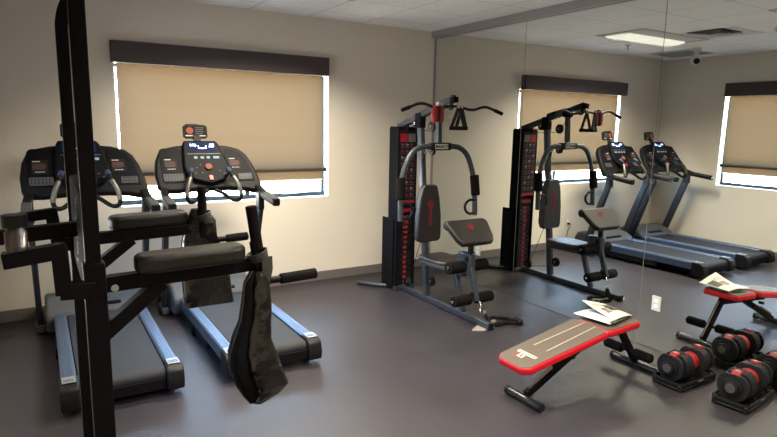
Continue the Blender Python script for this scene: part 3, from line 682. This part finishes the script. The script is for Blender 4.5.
# seat
b = MB(); b.bar((GX, -1.15, .385), (GX, -1.73, .400), .045, .045); b.build('seat_beam', 'steel', G, bevel=.005)
b = MB(); b.prism([(x, y) for x, y in [(-.125, 0), (-.15, .03), (-.16, .16), (-.15, .34), (-.11, .40), (.11, .40), (.15, .34), (.16, .16), (.15, .03), (.125, 0)]], (GX, -1.19, .425), (1, 0, 0), (0, -1, 0), (0, 0, 1), 0, .06); b.build('seat', 'vinyl', G, bevel=.02, seg=4)
b = MB(); b.bar((GX, -1.60, .39), (GX, -1.72, .055), .045, .045); b.build('seat_post', 'steel', G, bevel=.005)
b = MB(); b.bar((GX-.165, -1.28, .43), (GX-.168, -1.66, .45), .024, .03); b.build('side_brace', 'steel', G, bevel=.004)
# leg developer
b = MB(); b.bar((GX, -1.78, .56), (GX+.0, -1.90, .20), .038, .05, (0, 1, 0)); ld = b.build('leg_lever', 'steel', G, bevel=.005)
b = MB(); b.box(GX-.033, GX+.033, -1.83, -1.66, .405, .60); b.build('pivot_bracket', 'steel', G, bevel=.012)
for y, z, hw, rr in ((-1.79, .55, .045, .025), (-1.87, .26, .04, .018)):
    b = MB(); b.cyl((GX-hw, y, z), (GX+hw, y, z), rr, 16); b.build('pivot_bolt', 'black', G)
for y, z, x0, x1, r_ in ((-1.745, .475, -.20, .22, .052), (-1.84, .205, -.21, .22, .047)):
    b = MB(); b.cyl((GX+x0-.01, y, z), (GX+x1+.01, y, z), .012, 12); ax_ = b.build('roller_axle', 'chrome', G)
    for a0, a1 in ((x0, -.028), (.028, x1)):
        b = MB(); b.lathe((GX+a0, y, z), (GX+a1, y, z), [(0, .016), (.002, r_-.006), (.008, r_), (a1-a0-.008, r_), (a1-a0-.002, r_-.006), (a1-a0, .016)], 24); b.build('foam_roller', 'foam_brown', G)
# preacher pad
A = Vector((GX, -1.715, .888)); vv = Vector((0, -.19, -.172)).normalized(); nn = Vector((0, vv.z, -vv.y)); nn = nn if nn.z > 0 else -nn
pr = [(-.195, 0), (-.222, .02), (-.222, .05), (-.195, .20), (-.16, .258), (.16, .258), (.195, .20), (.222, .05), (.222, .02), (.195, 0)]
b = MB(); b.prism(pr, A, (1, 0, 0), vv, nn, -.055, 0); pp_ = b.build('preacher_pad', 'vinyl_brown', G, bevel=.022, seg=4)
b = MB(); b.cyl(A+Vector((-.215, 0, 0))-nn*.045+vv*.022, A+Vector((.215, 0, 0))-nn*.045+vv*.022, .042, 20, .4); b.build('pad_roll', 'vinyl_brown', pp_)
lc = A+vv*.085+nn*.0008; b = MB(); b.tube([lc+Vector((1, 0, 0))*.026*math.cos(2*PI*i/24)+vv*.026*math.sin(2*PI*i/24) for i in range(24)], .004, 6, True)
for i, (dx, dy, hh) in enumerate(((-.012, 0, .016), (0, 0, .010), (.012, 0, .016))): b.obox(lc+Vector((dx, 0, 0)), (vv, (1, 0, 0), nn), (hh, .003, .001))
b.build('logo', 'red_print', pp_)
b = MB(); b.bar((GX, -1.79, .775), (GX, -1.80, .50), .036, .040, (0, 1, 0)); b.obox(A+vv*.13-nn*.062, ((1, 0, 0), vv, nn), (.08, .09, .006)); b.build('preacher_post', 'black', G, bevel=.004)
# lat bar, held on the cable: its own thing
r = thing('lat_bar', 'long bent black pulldown bar hanging across the top of the gym', 'pulldown bar', (GX, -1.5, 1.85))
pts = rounded([(GX-.548, -1.5, 1.805), (GX-.36, -1.5, 1.875), (GX-.20, -1.5, 1.832), (GX, -1.5, 1.86), (GX+.20, -1.5, 1.82), (GX+.34, -1.5, 1.866), (GX+.548, -1.5, 1.803)], .06, 5)
MB().tube(pts, .0125, 12).build('bar', 'black', r)
for i, j in ((0, -1), (-1, 1)):
    a = pts[i]; c_ = pts[1 if i == 0 else -2]; MB().cyl(a+(a-c_).normalized()*.004, a.lerp(c_, .6), .0165, 14).build('grip', 'black_matte', r)
b = MB(); b.tube([(GX, -1.5+.016*math.cos(2*PI*i/14), 1.873+.018*math.sin(2*PI*i/14)) for i in range(14)], .004, 6, True, hint=(1, 0, 0)); b.build('carabiner', 'chrome', r)
# stirrup handles hanging from the bar
def stirrup(x, y, tw, label):
    t = thing('stirrup_handle', label, 'handle', (x, y, 1.66), 'strap handles hanging from the top beam')
    d = Vector((math.cos(tw), math.sin(tw), 0)); top = Vector((x, y, 1.845)); l_ = Vector((x, y, 1.665))-d*.062; r_ = Vector((x, y, 1.665))+d*.062
    b = MB(); b.sweep([top, l_], rrect(-.016, .016, -.006, .006, .004, 2), hint=(0, 1, 0)); b.sweep([top, r_], rrect(-.016, .016, -.006, .006, .004, 2), hint=(0, 1, 0)); b.build('strap', 'black', t)
    b = MB(); b.cyl(l_-d*.012, r_+d*.012, .017, 16); b.build('grip', 'foam', t)
    b = MB(); b.cyl(top-Vector((0, 0, .01)), top+Vector((0, 0, .02)), .012, 12); b.build('ring', 'chrome', t)
stirrup(GX+.040, -1.545, .12, 'black strap handle hanging from the gym top beam, on the mirror side')
stirrup(GX-.030, -1.59, 2.75, 'black strap handle hanging from the gym top beam, on the weight stack side')
# red ankle strap on the bar
t = thing('ankle_strap', 'red and black ankle strap looped over the pulldown bar', 'ankle strap', (-1.035, -1.5, 1.71))
for s in (-1, 1):
    rings = []
    for i in range(9):
        z = 1.852-.14*i/8; w_ = .026+.010*math.sin(PI*i/8)
        rings.append([Vector((-1.035+s*.030+w_*math.cos(2*PI*j/12), -1.5-.006+.022*math.sin(2*PI*j/12), z)) for j in range(12)])
    MB().loft(rings).build('padded_side', 'red_vinyl_dark', t)
b = MB(); b.box(-1.048, -1.022, -1.534, -1.474, 1.715, 1.85); b.build('black_strap', 'black', t, bevel=.004)
b = MB(); b.box(-1.05, -1.02, -1.532, -1.49, 1.848, 1.880); b.build('buckle', 'silver', t, bevel=.004)
# rope on the floor
t = thing('pull_rope', 'black braided pull rope clipped to the leg lever, lying on the floor', 'rope', (-.66, -2.0, 0))
p1 = catmull([(-.80, -1.955, .10), (-.77, -1.97, .035), (-.72, -1.92, .016), (-.64, -1.89, .015), (-.56, -1.95, .015), (-.52, -2.06, .015)], 14)
p2 = catmull([(-.80, -1.965, .10), (-.79, -2.01, .035), (-.74, -2.045, .016), (-.66, -2.04, .015), (-.59, -2.06, .015), (-.535, -2.115, .015)], 14)
for pth in (p1, p2):
    rings = []; b = MB(); b.tube(pth, .0135, 8)
    for i in range(0, len(pth)-1): 
        a, c_ = pth[i], pth[i+1]; d, sd, u_ = frame_of(c_-a)
        if i % 2 == 0: b.lathe(a, c_, [(0, .013), ((c_-a).length*.5, .0185), ((c_-a).length, .013)], 8)
    b.build('braided_rope', 'black', t)
for e in (p1[-1], p2[-1]):
    b = MB(); n = 10; c0 = Vector((e.x, e.y, .029)); b.lathe(c0+Vector((0, 0, .028)), c0-Vector((0, 0, .028)), [(.028-.028*math.cos(PI*i/n), max(.001, .028*math.sin(PI*i/n))) for i in range(n+1)], 18); b.build('stopper_ball', 'black', t)
b = MB(); b.tube([(GX+.012+.010*math.sin(k*.9), -1.915-.008*k*.8, .205-.0155*k) for k in range(7)], .006, 8); b.build('chain', 'chrome', t)
b = MB(); b.cyl((-.80, -1.957, .125), (-.80, -1.962, .085), .013, 12); b.build('collar', 'silver', t)

# ------------------------------------------------------------------ bench (long axis along x, centre y = BY)
BY = -3.158
t = thing('weight_bench', 'folding red edged weight bench with grey brown pads and foam leg rollers', 'bench', (-1.05, BY, 0))
def pad(x0, z0, x1, z1, hw0, hw1, nm, corner):
    a = Vector((x0, BY, z0)); c_ = Vector((x1, BY, z1)); d = (c_-a).normalized(); L = (c_-a).length; n_ = Vector((-d.z, 0, d.x))
    o = [(0+corner, -hw0), (L-.02, -hw1), (L, -hw1+.02), (L, hw1-.02), (L-.02, hw1), (0+corner, hw0), (0, hw0-corner), (0, -hw0+corner)]
    b = MB(); b.prism(o, a, d, (0, 1, 0), n_, -.045, 0); p_ = b.build(nm, 'red', t, bevel=.012, seg=3)
    ins = .008; o2 = [(corner+ins, -hw0+ins), (L-.02-ins*.5, -hw1+ins), (L-ins, -hw1+.02), (L-ins, hw1-.02), (L-.02-ins*.5, hw1-ins), (corner+ins, hw0-ins), (ins, hw0-corner), (ins, -hw0+corner)]
    b = MB(); b.prism(o2, a, d, (0, 1, 0), n_, .0003, .005); b.build('pad_top', 'bench_vinyl', p_, bevel=.004)
    return a, d, n_, L, p_
a, d, n_, L, bpad = pad(-1.655, .283, -.935, .402, .135, .150, 'back_pad', .045)
b = MB()
for s in (-1, 1): b.bar(a+d*.26+Vector((0, s*.055, 0))+n_*.0055, a+d*(L-.01)+Vector((0, s*.045, 0))+n_*.0055, .007, .0012, n_)
b.build('piping_line', 'white_line', bpad)
lc = a+d*.14+n_*.0055
Yv = Vector((0, 1, 0))
b = MB(); b.obox(lc+d*.008, (d, Yv, n_), (.014, .075, .0008)); b.build('logo_bar', 'white_print', bpad)
b = MB()
for k in range(9): b.obox(lc+d*.008+Yv*(-.06+.015*k)+n_*.0011, (d, Yv, n_), (.007, .0028, .0003))
b.build('logo_letters', 'console_dark', bpad)
b = MB(); b.obox(lc-d*.032+Yv*(.012), (d, Yv, n_), (.018, .022, .0008)); b.build('logo_block', 'white_print', bpad)
b = MB(); b.obox(lc-d*.032+Yv*(.050), (d+Yv*.3, Yv, n_), (.016, .012, .0008)); b.build('logo_red', 'pink_print', bpad)
b = MB(); b.obox(lc-d*.032+Yv*(.012)+n_*.001, (d+Yv*.6, Yv-d*.6, n_), (.014, .0025, .0004)); b.obox(lc-d*.032+Yv*(.012)+n_*.001, (d-Yv*.6, Yv+d*.6, n_), (.014, .0025, .0004)); b.build('logo_cross', 'console_dark', bpad)
a2, d2, n2, L2, spad = pad(-.915, .392, -.595, .412, .135, .140, 'seat_pad', .02)
b = MB(); b.bar((-1.30, BY, .275), (-.66, BY, .325), .04, .04); b.build('spine', 'powder', t, bevel=.003)
b = MB(); b.bar((-.945, BY, .31), (-1.50, BY, .045), .045, .035, (0, 1, 0)); b.bar((-1.02, BY+.0, .36), (-1.10, BY, .23), .05, .03, (0, 1, 0)); b.build('front_leg', 'powder', t, bevel=.003)
b = MB(); b.bar((-1.28, BY, .176), (-1.475, BY, .083), .036, .016, (0, 1, 0)); b.build('leg_strip', 'plywood', t, bevel=.002)
b = MB(); b.cyl((-1.12, BY-.035, .225), (-1.12, BY+.035, .225), .014, 12); b.cyl((-1.20, BY-.06, .245), (-1.20, BY-.02, .245), .012, 12); b.build('lock_pin', 'black', t)
b = MB(); b.cyl((-1.515, BY-.14, .026), (-1.515, BY+.14, .026), .024, 18); ft = b.build('front_tube', 'powder_shiny', t)
for s in (-1, 1): MB().cyl((-1.515, BY+s*.128, .0275), (-1.515, BY+s*.152, .0275), .0275, 18).build('tube_cap', 'black', ft)
b = MB(); b.bar((-.655, BY, .355), (-.425, BY, .045), .045, .035, (0, 1, 0)); b.build('rear_leg', 'powder', t, bevel=.003)
b = MB(); b.bar((-.610, BY, .330), (-.412, BY, .070), .030, .004, (0, 1, 0)); b.build('leg_strip', 'plywood', t)
b = MB(); b.cyl((-.415, BY-.19, .026), (-.415, BY+.19, .026), .024, 18); rt_ = b.build('rear_tube', 'powder_shiny', t)
for s in (-1, 1): MB().cyl((-.415, BY+s*.178, .0275), (-.415, BY+s*.202, .0275), .0275, 18).build('tube_cap', 'black', rt_)
b = MB(); b.cyl((-.515, BY-.19, .142), (-.515, BY+.20, .142), .011, 12); b.build('roller_axle', 'powder', t)
for y0, y1 in ((BY-.185, BY-.045), (BY+.045, BY+.19)):
    b = MB(); b.lathe((-.515, y0, .142), (-.515, y1, .142), [(0, .015), (.002, .027), (.010, .034), (y1-y0-.010, .034), (y1-y0-.002, .027), (y1-y0, .015)], 20); b.build('foam_roller', 'foam', t)

# magazines on the seat
def sheet(name, m, corners, lift, par, nu=10, nv=8, th=.003):
    """corners: 4 (x,y) in order; lift(u,v) -> z"""
    c = [Vector((x, y, 0)) for x, y in corners]; b = MB(); vs = []
    for i in range(nu+1):
        for j in range(nv+1):
            u, v = i/nu, j/nv
            p = c[0]*(1-u)*(1-v)+c[1]*u*(1-v)+c[2]*u*v+c[3]*(1-u)*v; vs.append((p.x, p.y, lift(u, v)))
    b.add(vs, [(i*(nv+1)+j, (i+1)*(nv+1)+j, (i+1)*(nv+1)+j+1, i*(nv+1)+j+1) for i in range(nu) for j in range(nv)])
    return b.build(name, m, par, solid=th)
m1 = thing('magazine', 'white and blue magazine lying on the bench seat, lower of two', 'magazine', (-.72, -3.13, .42))
q1 = [(-.90, -3.0), (-.63, -3.03), (-.625, -3.22), (-.87, -3.25)]
sheet('cover', 'paper', q1, lambda u, v: .4205+.008*max(0, .35-u), m1, th=.004)
sheet('back_pages', 'dark_print', [(-.885, -3.02), (-.60, -3.05), (-.59, -3.22), (-.85, -3.26)], lambda u, v: .4245+.010*max(0, .35-u), m1, th=.003)
sheet('top_pages', 'paper', [(-.915, -2.99), (-.65, -3.01), (-.63, -3.21), (-.88, -3.24)], lambda u, v: .4285+.009*math.sin(PI*min(1, u*1.1))*(1-.4*v), m1, th=.003)
sheet('picture', 'cyan_paper', [(-.83, -3.02), (-.74, -3.03), (-.72, -3.13), (-.80, -3.15)], lambda u, v: .4395-.003*abs(u-.5), m1, th=.001)
m2 = thing('magazine', 'curled pale magazine with dark photo on top of the bench magazines', 'magazine', (-.74, -3.11, .45))
q2 = [(-.83, -2.985), (-.595, -2.985), (-.605, -3.225), (-.80, -3.235)]
def lf(u, v): return .447+.060*((1-v)*(1-u))**1.4+.010*math.sin(PI*u)-.014*v
sheet('pages', 'paper_warm', q2, lf, m2, 12, 10, .003)
def inset(q, u0, u1, v0, v1):
    c = [Vector(p) for p in q]; f = lambda u, v: tuple(c[0]*(1-u)*(1-v)+c[1]*u*(1-v)+c[2]*u*v+c[3]*(1-u)*v)
    return [f(u0, v0), f(u1, v0), f(u1, v1), f(u0, v1)]
def inset_sheet(nm, m_, u0, u1, v0, v1): return sheet(nm, m_, inset(q2, u0, u1, v0, v1), lambda u, v: lf(u0+(u1-u0)*u, v0+(v1-v0)*v)+.0025, m2, 8, 8, .0006)
inset_sheet('dark_photo', 'dark_print', .55, .92, .22, .60)
inset_sheet('small_photo', 'photo_print', .22, .50, .40, .68)
inset_sheet('text_block', 'grey_light', .15, .5, .15, .32)

# ------------------------------------------------------------------ dumbbells and trays
def make_dumbbell(c, label):
    x, y, z = c; D = thing('dumbbell', label, 'dumbbell', (x, y, .045), 'adjustable dumbbells on the floor')
    b = MB(); b.lathe((x-.075, y, z), (x+.075, y, z), [(0, .020), (.03, .0165), (.075, .019), (.12, .0165), (.15, .020)], 18); b.build('handle', 'black', D)
    for s in (-1, 1):
        b = MB(); b.lathe((x+s*.010, y, z), (x+s*.056, y, z), [(0, .052), (.003, .060), (.044, .060), (.047, .054)], 28); b.build('red_collar', 'red_plastic', D)
        for k in range(6):
            x0 = x+s*(.060+.0150*k) if k < 5 else x+s*.168; rr = .098-.0012*k
            o = []
            for i in range(36):
                a = 2*PI*i/36; rad = rr
                if math.cos(a-PI/2) > .93: rad = rr*.88            # flat notch at the top
                o.append((rad*math.cos(a), rad*math.sin(a)))
            b = MB(); b.prism(o, (x0, y, z), (0, 1, 0), (0, 0, 1), (s, 0, 0), 0, .0118 if k < 5 else .018); b.build('weight_plate', 'iron', D, bevel=.0025)
        b = MB(); b.prism([(.118, .050), (.168, .050), (.168, .078), (.150, .090), (.118, .094)], (x, y, z), (s, 0, 0), (0, 0, 1), (0, 1, 0), -.024, .024); sl = b.build('weight_label', 'red_plastic', D, bevel=.003)
        b = MB()
        for k in range(4): b.box(*sorted((x+s*(.120+.007*k), x+s*(.123+.007*k))), y-.009, y+.009, z+.0925, z+.0945)
        b.build('label_marks', 'print_pale', sl)
        xe = x+s*.186
        b = MB(); b.lathe((xe, y, z), (xe+s*.034, y, z), [(0, .060), (.010, .058), (.014, .046), (.030, .043), (.034, .036)], 28); b.build('selector_dial', 'black', D)
        b = MB(); b.lathe((xe+s*.034, y, z), (xe+s*.0365, y, z), [(0, .030), (.0025, .028)], 24); b.build('dial_face', 'grille_grey', D)
    return D
def make_tray(c, label):
    x, y = c; T = thing('dumbbell_tray', label, 'tray', (x, y, 0), 'storage trays under the dumbbells')
    b = MB(); b.prism([(-.215, -.07), (-.185, -.108), (.185, -.108), (.215, -.07), (.215, .07), (.185, .108), (-.185, .108), (-.215, .07)], (x, y, 0), (1, 0, 0), (0, 1, 0), (0, 0, 1), .012, .024); b.build('tray_floor', 'black', T, bevel=.004)
    b = MB(); ring = [(-.212, -.07), (-.183, -.105), (.183, -.105), (.212, -.07), (.212, .07), (.183, .105), (-.183, .105), (-.212, .07)]
    b.sweep([(x+px, y+py, .046) for px, py in ring], rrect(-.006, .006, -.012, .012, .004, 2), True); b.build('rim', 'black', T)
    for px, py in ((-.19, -.085), (.19, -.085), (.19, .085), (-.19, .085)):
        b = MB(); b.box(x+px-.018, x+px+.018, y+py-.018, y+py+.018, 0, .045); b.build('corner_foot', 'black', T, bevel=.006)
    for s in (-1, 1):
        b = MB()
        b.prism([(-.105, .040), (-.07, .078), (-.03, .052), (.03, .052), (.07, .078), (.105, .040), (.105, .026), (-.105, .026)], (x+s*.06, y, 0), (0, 1, 0), (0, 0, 1), (1, 0, 0), -.003, .003); b.build('cradle', 'black', T)
        b = MB(); b.box(x-.03, x+.03, *sorted((y+s*.104, y+s*.1125)), .040, .052); b.build('silver_tab', 'silver', T, bevel=.002)
        b = MB(); b.prism([(-.08, .028), (.08, .028), (.05, .058), (-.05, .058)], (x+s*.207, y, 0), (0, 1, 0), (0, 0, 1), (s, 0, 0), -.006, .008); b.build('end_lip', 'black', T, bevel=.003)
    return T
D1 = make_dumbbell((-.328, -3.472, .136), 'adjustable dumbbell with red handle collars close to the mirror, behind the other')
T1 = make_tray((-.328, -3.472), 'black storage tray under the dumbbell closest to the bench')
copy_tree(D1, (-.262, -3.822, .045), 'adjustable dumbbell with red handle collars nearest the right frame edge', R(6))
copy_tree(T1, (-.262, -3.822, 0), 'black storage tray under the dumbbell at the right frame edge', R(6))

# ------------------------------------------------------------------ power tower in the foreground
NY, FY = -3.664, -2.989
def sx(x): return CAM.x+1.25*(x-CAM.x)
def sz(z): return CAM.z+1.25*(z-CAM.z)
T = thing('power_tower', 'black dip and knee raise tower with padded arm rests in the left foreground', 'exercise machine', (-3.86, -3.33, 0))
MX = sx(-3.8925)
ts = .046
b = MB(); b.box(MX-.0215, MX+.0215, NY, NY+.043, 1.20, 2.26); b.build('mast', 'powder', T, bevel=.003)
b = MB(); b.box(MX-.028, MX+.032, NY-.006, NY+.049, .05, sz(1.338)); b.build('lower_mast', 'powder', T, bevel=.003)
fx = MX-.0105
b = MB(); b.box(fx-.024, fx+.024, FY-.006, FY+.047, .05, sz(1.338)); b.build('lower_mast', 'powder', T, bevel=.003)
b = MB(); b.sweep(rounded([(fx, FY+.0205, 1.20), (fx, FY+.0205, 2.085), (fx+.16, FY+.0205, 2.33)], .07, 8), rrect(-.0215, .0215, -.0215, .0215, .003, 2), hint=(0, 1, 0)); b.build('mast', 'powder', T)
b = MB(); b.bar((fx+.15, FY-.0, 2.29), (MX+.15, NY, 2.29), .046, .046); b.bar((MX, NY, 2.24), (MX+.17, NY, 2.30), .046, .046, (0, 1, 0)); b.build('top_frame', 'powder', T, bevel=.003)
b = MB(); b.cyl((MX+.20, NY-.28, 2.31), (MX+.20, FY+.28, 2.31), .016, 16); b.build('pull_up_bar', 'powder', T)
for y, xx_ in ((NY, MX), (FY, fx)):
    b = MB(); b.bar((-4.20, y, .027), (-3.18, y, .027), .05, .05); b.build('floor_rail', 'powder', T, bevel=.004)
b = MB(); b.bar((MX, NY+.03, .20), (MX-.01, FY-.03, .20), .046, .046); b.build('cross_tube', 'powder', T, bevel=.003)
# back rest between the masts
b = MB(); b.box(MX-.022, MX+.012, NY+.05, FY-.01, sz(1.24), sz(1.510)); bk = b.build('back_rest', 'black_matte', T, bevel=.012, seg=3)
b = MB(); random.seed(5)
for k in range(16):
    z = sz(1.47)-.016*k; w_ = .02+.05*random.random(); yy = NY+.18+.010*k+.06*random.random()
    b.box(MX-.0235, MX-.0218, yy, yy+w_, z, z+.007)
b.build('print_marks', 'grey_print', bk)
def ring_tube(p, q, r, m_, nm, par, seg=18): return MB().cyl(p, q, r, seg).build(nm, m_, par)
slings = []
for y, near in ((NY, True), (FY, False)):
    ma = MX if near else fx
    # arm under the pad
    u = 0 if near else .018
    b = MB(); b.bar((ma+.02, y+.03, sz(1.281)+u), (sx(-3.472), y+.03, sz(1.294)+u), .046, .048); arm = b.build('arm', 'powder', T, bevel=.004)
    b = MB(); b.cyl((sx(-3.851), y-.030, sz(1.28)), (sx(-3.851), y-.022, sz(1.28)), .011, 14); b.build('bolt', 'chrome', arm)
    z0 = sz(1.307)+(0 if near else .016); yc_ = 0 if near else .055; pts_ = rrect(0, .345 if near else .318, -.055+yc_, .055+yc_, .045, 5)
    xs = sx(-3.803); pd = Vector((1, 0, .022)).normalized()
    b = MB(); b.prism(pts_, (xs, y, z0), pd, (0, 1, 0), (0, 0, 1), 0, .056); b.build('arm_pad', 'vinyl_brown', T, bevel=.016, seg=4)
    # brace
    b = MB(); b.bar((ma+.01, y+.03, sz(1.150)+u), (sx(-3.735), y+.03, sz(1.272)+u), .044, .05, (0, 1, 0)); b.build('brace', 'powder', T, bevel=.003)
    b = MB(); b.box(ma-.029, ma+.029, y-.009, y+.052, sz(1.325), sz(1.341)); b.build('mast_collar', 'powder', T, bevel=.003)
    # upright grip
    gx = sx(-3.505 if near else -3.507); gb_ = sx(-3.485 if near else -3.505)
    b = MB(); b.cyl((gb_, y, sz(1.275)), (gb_*.3+gx*.7, y, sz(1.36)), .016, 14); vg = b.build('grip_tube', 'powder', T)
    ring_tube((gb_*.85+gx*.15, y, sz(1.335)), (gx, y, sz(1.457)), .0195, 'foam', 'foam_grip', T)
    # dip grip pointing away from the mast
    xa = sx(-3.475); xb = sx(-3.314 if near else -3.345); zz = sz(1.243 if near else 1.262)
    b = MB(); b.bar((xa-.01, y, sz(1.285)), (xa+.008, y, zz), .04, .03, (0, 1, 0)); b.cyl((xa, y, zz), (xb-.02, y, zz+.004), .0125, 14); b.build('dip_tube', 'powder', T)
    ring_tube((sx(-3.424), y, zz+.001), (xb, y, zz+.006), .019, 'foam', 'foam_grip', T)
    # elbow bar on the other side
    if near: e = [(sx(-4.072), y, sz(1.366)), (sx(-3.962), y, sz(1.379)), (sx(-3.958), y, sz(1.275))]; lw = .044
    else: e = [(sx(-4.052), y, sz(1.382)), (sx(-3.966), y, sz(1.391)), (sx(-3.952), y, sz(1.285))]; lw = .038
    b = MB(); b.bar(e[0], (e[1][0]+.02, e[1][1], e[1][2]+.002), .046, lw); b.bar((e[1][0], y, e[1][2]+.018), e[2], .044, .044, (0, 1, 0)); b.bar((e[2][0]-.01, y, e[2][2]+.01), (ma, y, e[2][2]+.004), .040, .05); b.build('elbow_bar', 'powder', T, bevel=.003)
# middle bar between the two elbows
b = MB(); ym = -3.33; b.bar((sx(-4.14), ym, sz(1.372)), (sx(-3.90), ym, sz(1.384)), .046, .048); b.build('middle_bar', 'powder', T, bevel=.003)

# slings hanging from the grips
def sling(name, label, y, rows, strap, loop, m='crinkle', fr=.30):
    """rows: (z, x0, x1, depth, y shift) from the top down"""
    t = thing(name, label, 'hanging strap', (rows[0][1], y, rows[-1][0]), 'arm slings hanging from the tower')
    rings = []; n = 20; random.seed(3)
    R_ = []
    for i in range(len(rows)-1):
        for k in range(4):
            f = k/4; R_.append([rows[i][j]*(1-f)+rows[i+1][j]*f for j in range(5)])
    R_.append(list(rows[-1]))
    for q_, (z, x0, x1, dp, ys) in enumerate(R_):
        cx_, w_ = (x0+x1)/2, (x1-x0)/2; ring = []
        for j in range(n):
            a = 2*PI*j/n; ca, sa = math.cos(a), math.sin(a)
            px = math.copysign(abs(ca)**.55, ca); py = math.copysign(abs(sa)**.6, sa)
            wr = .0018*math.sin(5*a+q_*.9)+.0018*math.sin(q_*1.3+3*a)
            ring.append(Vector((cx_+(w_)*px+wr*.3, y+ys+dp*py+wr, z)))
        rings.append(ring)
    front = [[Vector((p.x+(fr*(1-(p.x-min(v.x for v in rg))/max(1e-4, max(v.x for v in rg)-min(v.x for v in rg))))*(max(v.x for v in rg)-min(v.x for v in rg)), p.y, p.z)) for p in rg] for rg in rings]
    MB().loft(front).build('front_panel', m, t)
    back = []
    for rg in rings:
        x0_ = min(v.x for v in rg); w_ = max(v.x for v in rg)-x0_; yc = sum(v.y for v in rg)/len(rg)
        back.append([Vector((x0_+(p.x-x0_)*.45, yc+(p.y-yc)*.8+.012, p.z)) for p in rg])
    if fr: MB().loft(back).build('back_pad', 'black_matte', t)
    # edge binding down both sides
    for s in (0, n//2):
        MB().tube([rg[s] for rg in rings], .0035, 6).build('edge_binding', 'webbing', t)
    b = MB(); b.sweep(strap, rrect(-.019, .019, -.002, .002, .0015, 2), hint=(0, 1, 0)); b.build('webbing_strap', 'webbing', t)
    lx, lz, lr = loop
    b = MB(); pts_ = [(lx+lr*math.cos(2*PI*i/20), y+lr*math.sin(2*PI*i/20), lz+.010*math.cos(2*PI*i/20)) for i in range(20)]
    b.sweep(pts_, rrect(-.002, .002, -.016, .016, .0015, 2), True, hint=(0, 0, 1)); b.build('grip_loop', 'webbing', t)
    return t
def sc(L): return [(sz(z), sx(a), sx(c), d, s) for z, a, c, d, s in L]
nrows = sc([(1.278, -3.508, -3.478, .018, -.012), (1.245, -3.528, -3.462, .030, -.012), (1.19, -3.534, -3.459, .040, -.012), (1.14, -3.542, -3.461, .044, -.012), (1.09, -3.562, -3.463, .050, -.012),
            (1.05, -3.574, -3.450, .058, -.012), (1.01, -3.574, -3.437, .062, -.012), (.965, -3.562, -3.422, .060, -.012), (.943, -3.552, -3.412, .052, -.012), (.917, -3.536, -3.440, .040, -.012), (.892, -3.519, -3.490, .018, -.012)])
lp = (sx(-3.487), sz(1.318), .030)
sling('arm_sling', 'black padded arm sling hanging from the near tower grip, fully in view', NY, nrows,
      [(sx(-3.470), NY-.028, sz(1.318)), (sx(-3.470), NY-.033, sz(1.285)), (sx(-3.478), NY-.030, sz(1.245))], lp)
frows = sc([(1.375, -3.535, -3.490, .022, .035), (1.33, -3.555, -3.455, .034, .035), (1.26, -3.572, -3.450, .038, .04), (1.20, -3.576, -3.415, .040, .04), (1.12, -3.576, -3.408, .040, .04), (1.06, -3.573, -3.402, .036, .04), (1.015, -3.568, -3.395, .020, .04)])
sling('arm_sling', 'black crinkled arm sling hanging behind the near arm pad, from the far grip', FY, frows,
      [(sx(-3.492), FY-.028, sz(1.345)), (sx(-3.488), FY-.030, sz(1.33)), (sx(-3.490), FY+.0, sz(1.315))], (sx(-3.502), sz(1.350), .030), fr=0)
# bottle standing on the near elbow bar
bx_, bz_ = sx(-4.043), sz(1.368)+.0262
t = thing('bottle', 'small clear bottle with ridged black cap standing on the tower elbow bar', 'bottle', (bx_, NY, bz_))
b = MB(); b.lathe((bx_, NY, bz_), (bx_, NY, bz_+.08), [(0, .024), (.004, .028), (.05, .028), (.058, .022), (.066, .020)], 28); b.build('body', 'bottle', t)
b = MB(); n = 40; o = [((.031+.0012*(i % 2))*math.cos(2*PI*i/n), (.031+.0012*(i % 2))*math.sin(2*PI*i/n)) for i in range(n)]
b.prism(o, (bx_, NY, bz_+.066), (1, 0, 0), (0, 1, 0), (0, 0, 1), 0, .034); b.build('cap', 'black', t)

for o in list(COL.objects):
    if '_org' in o: del o['_org']
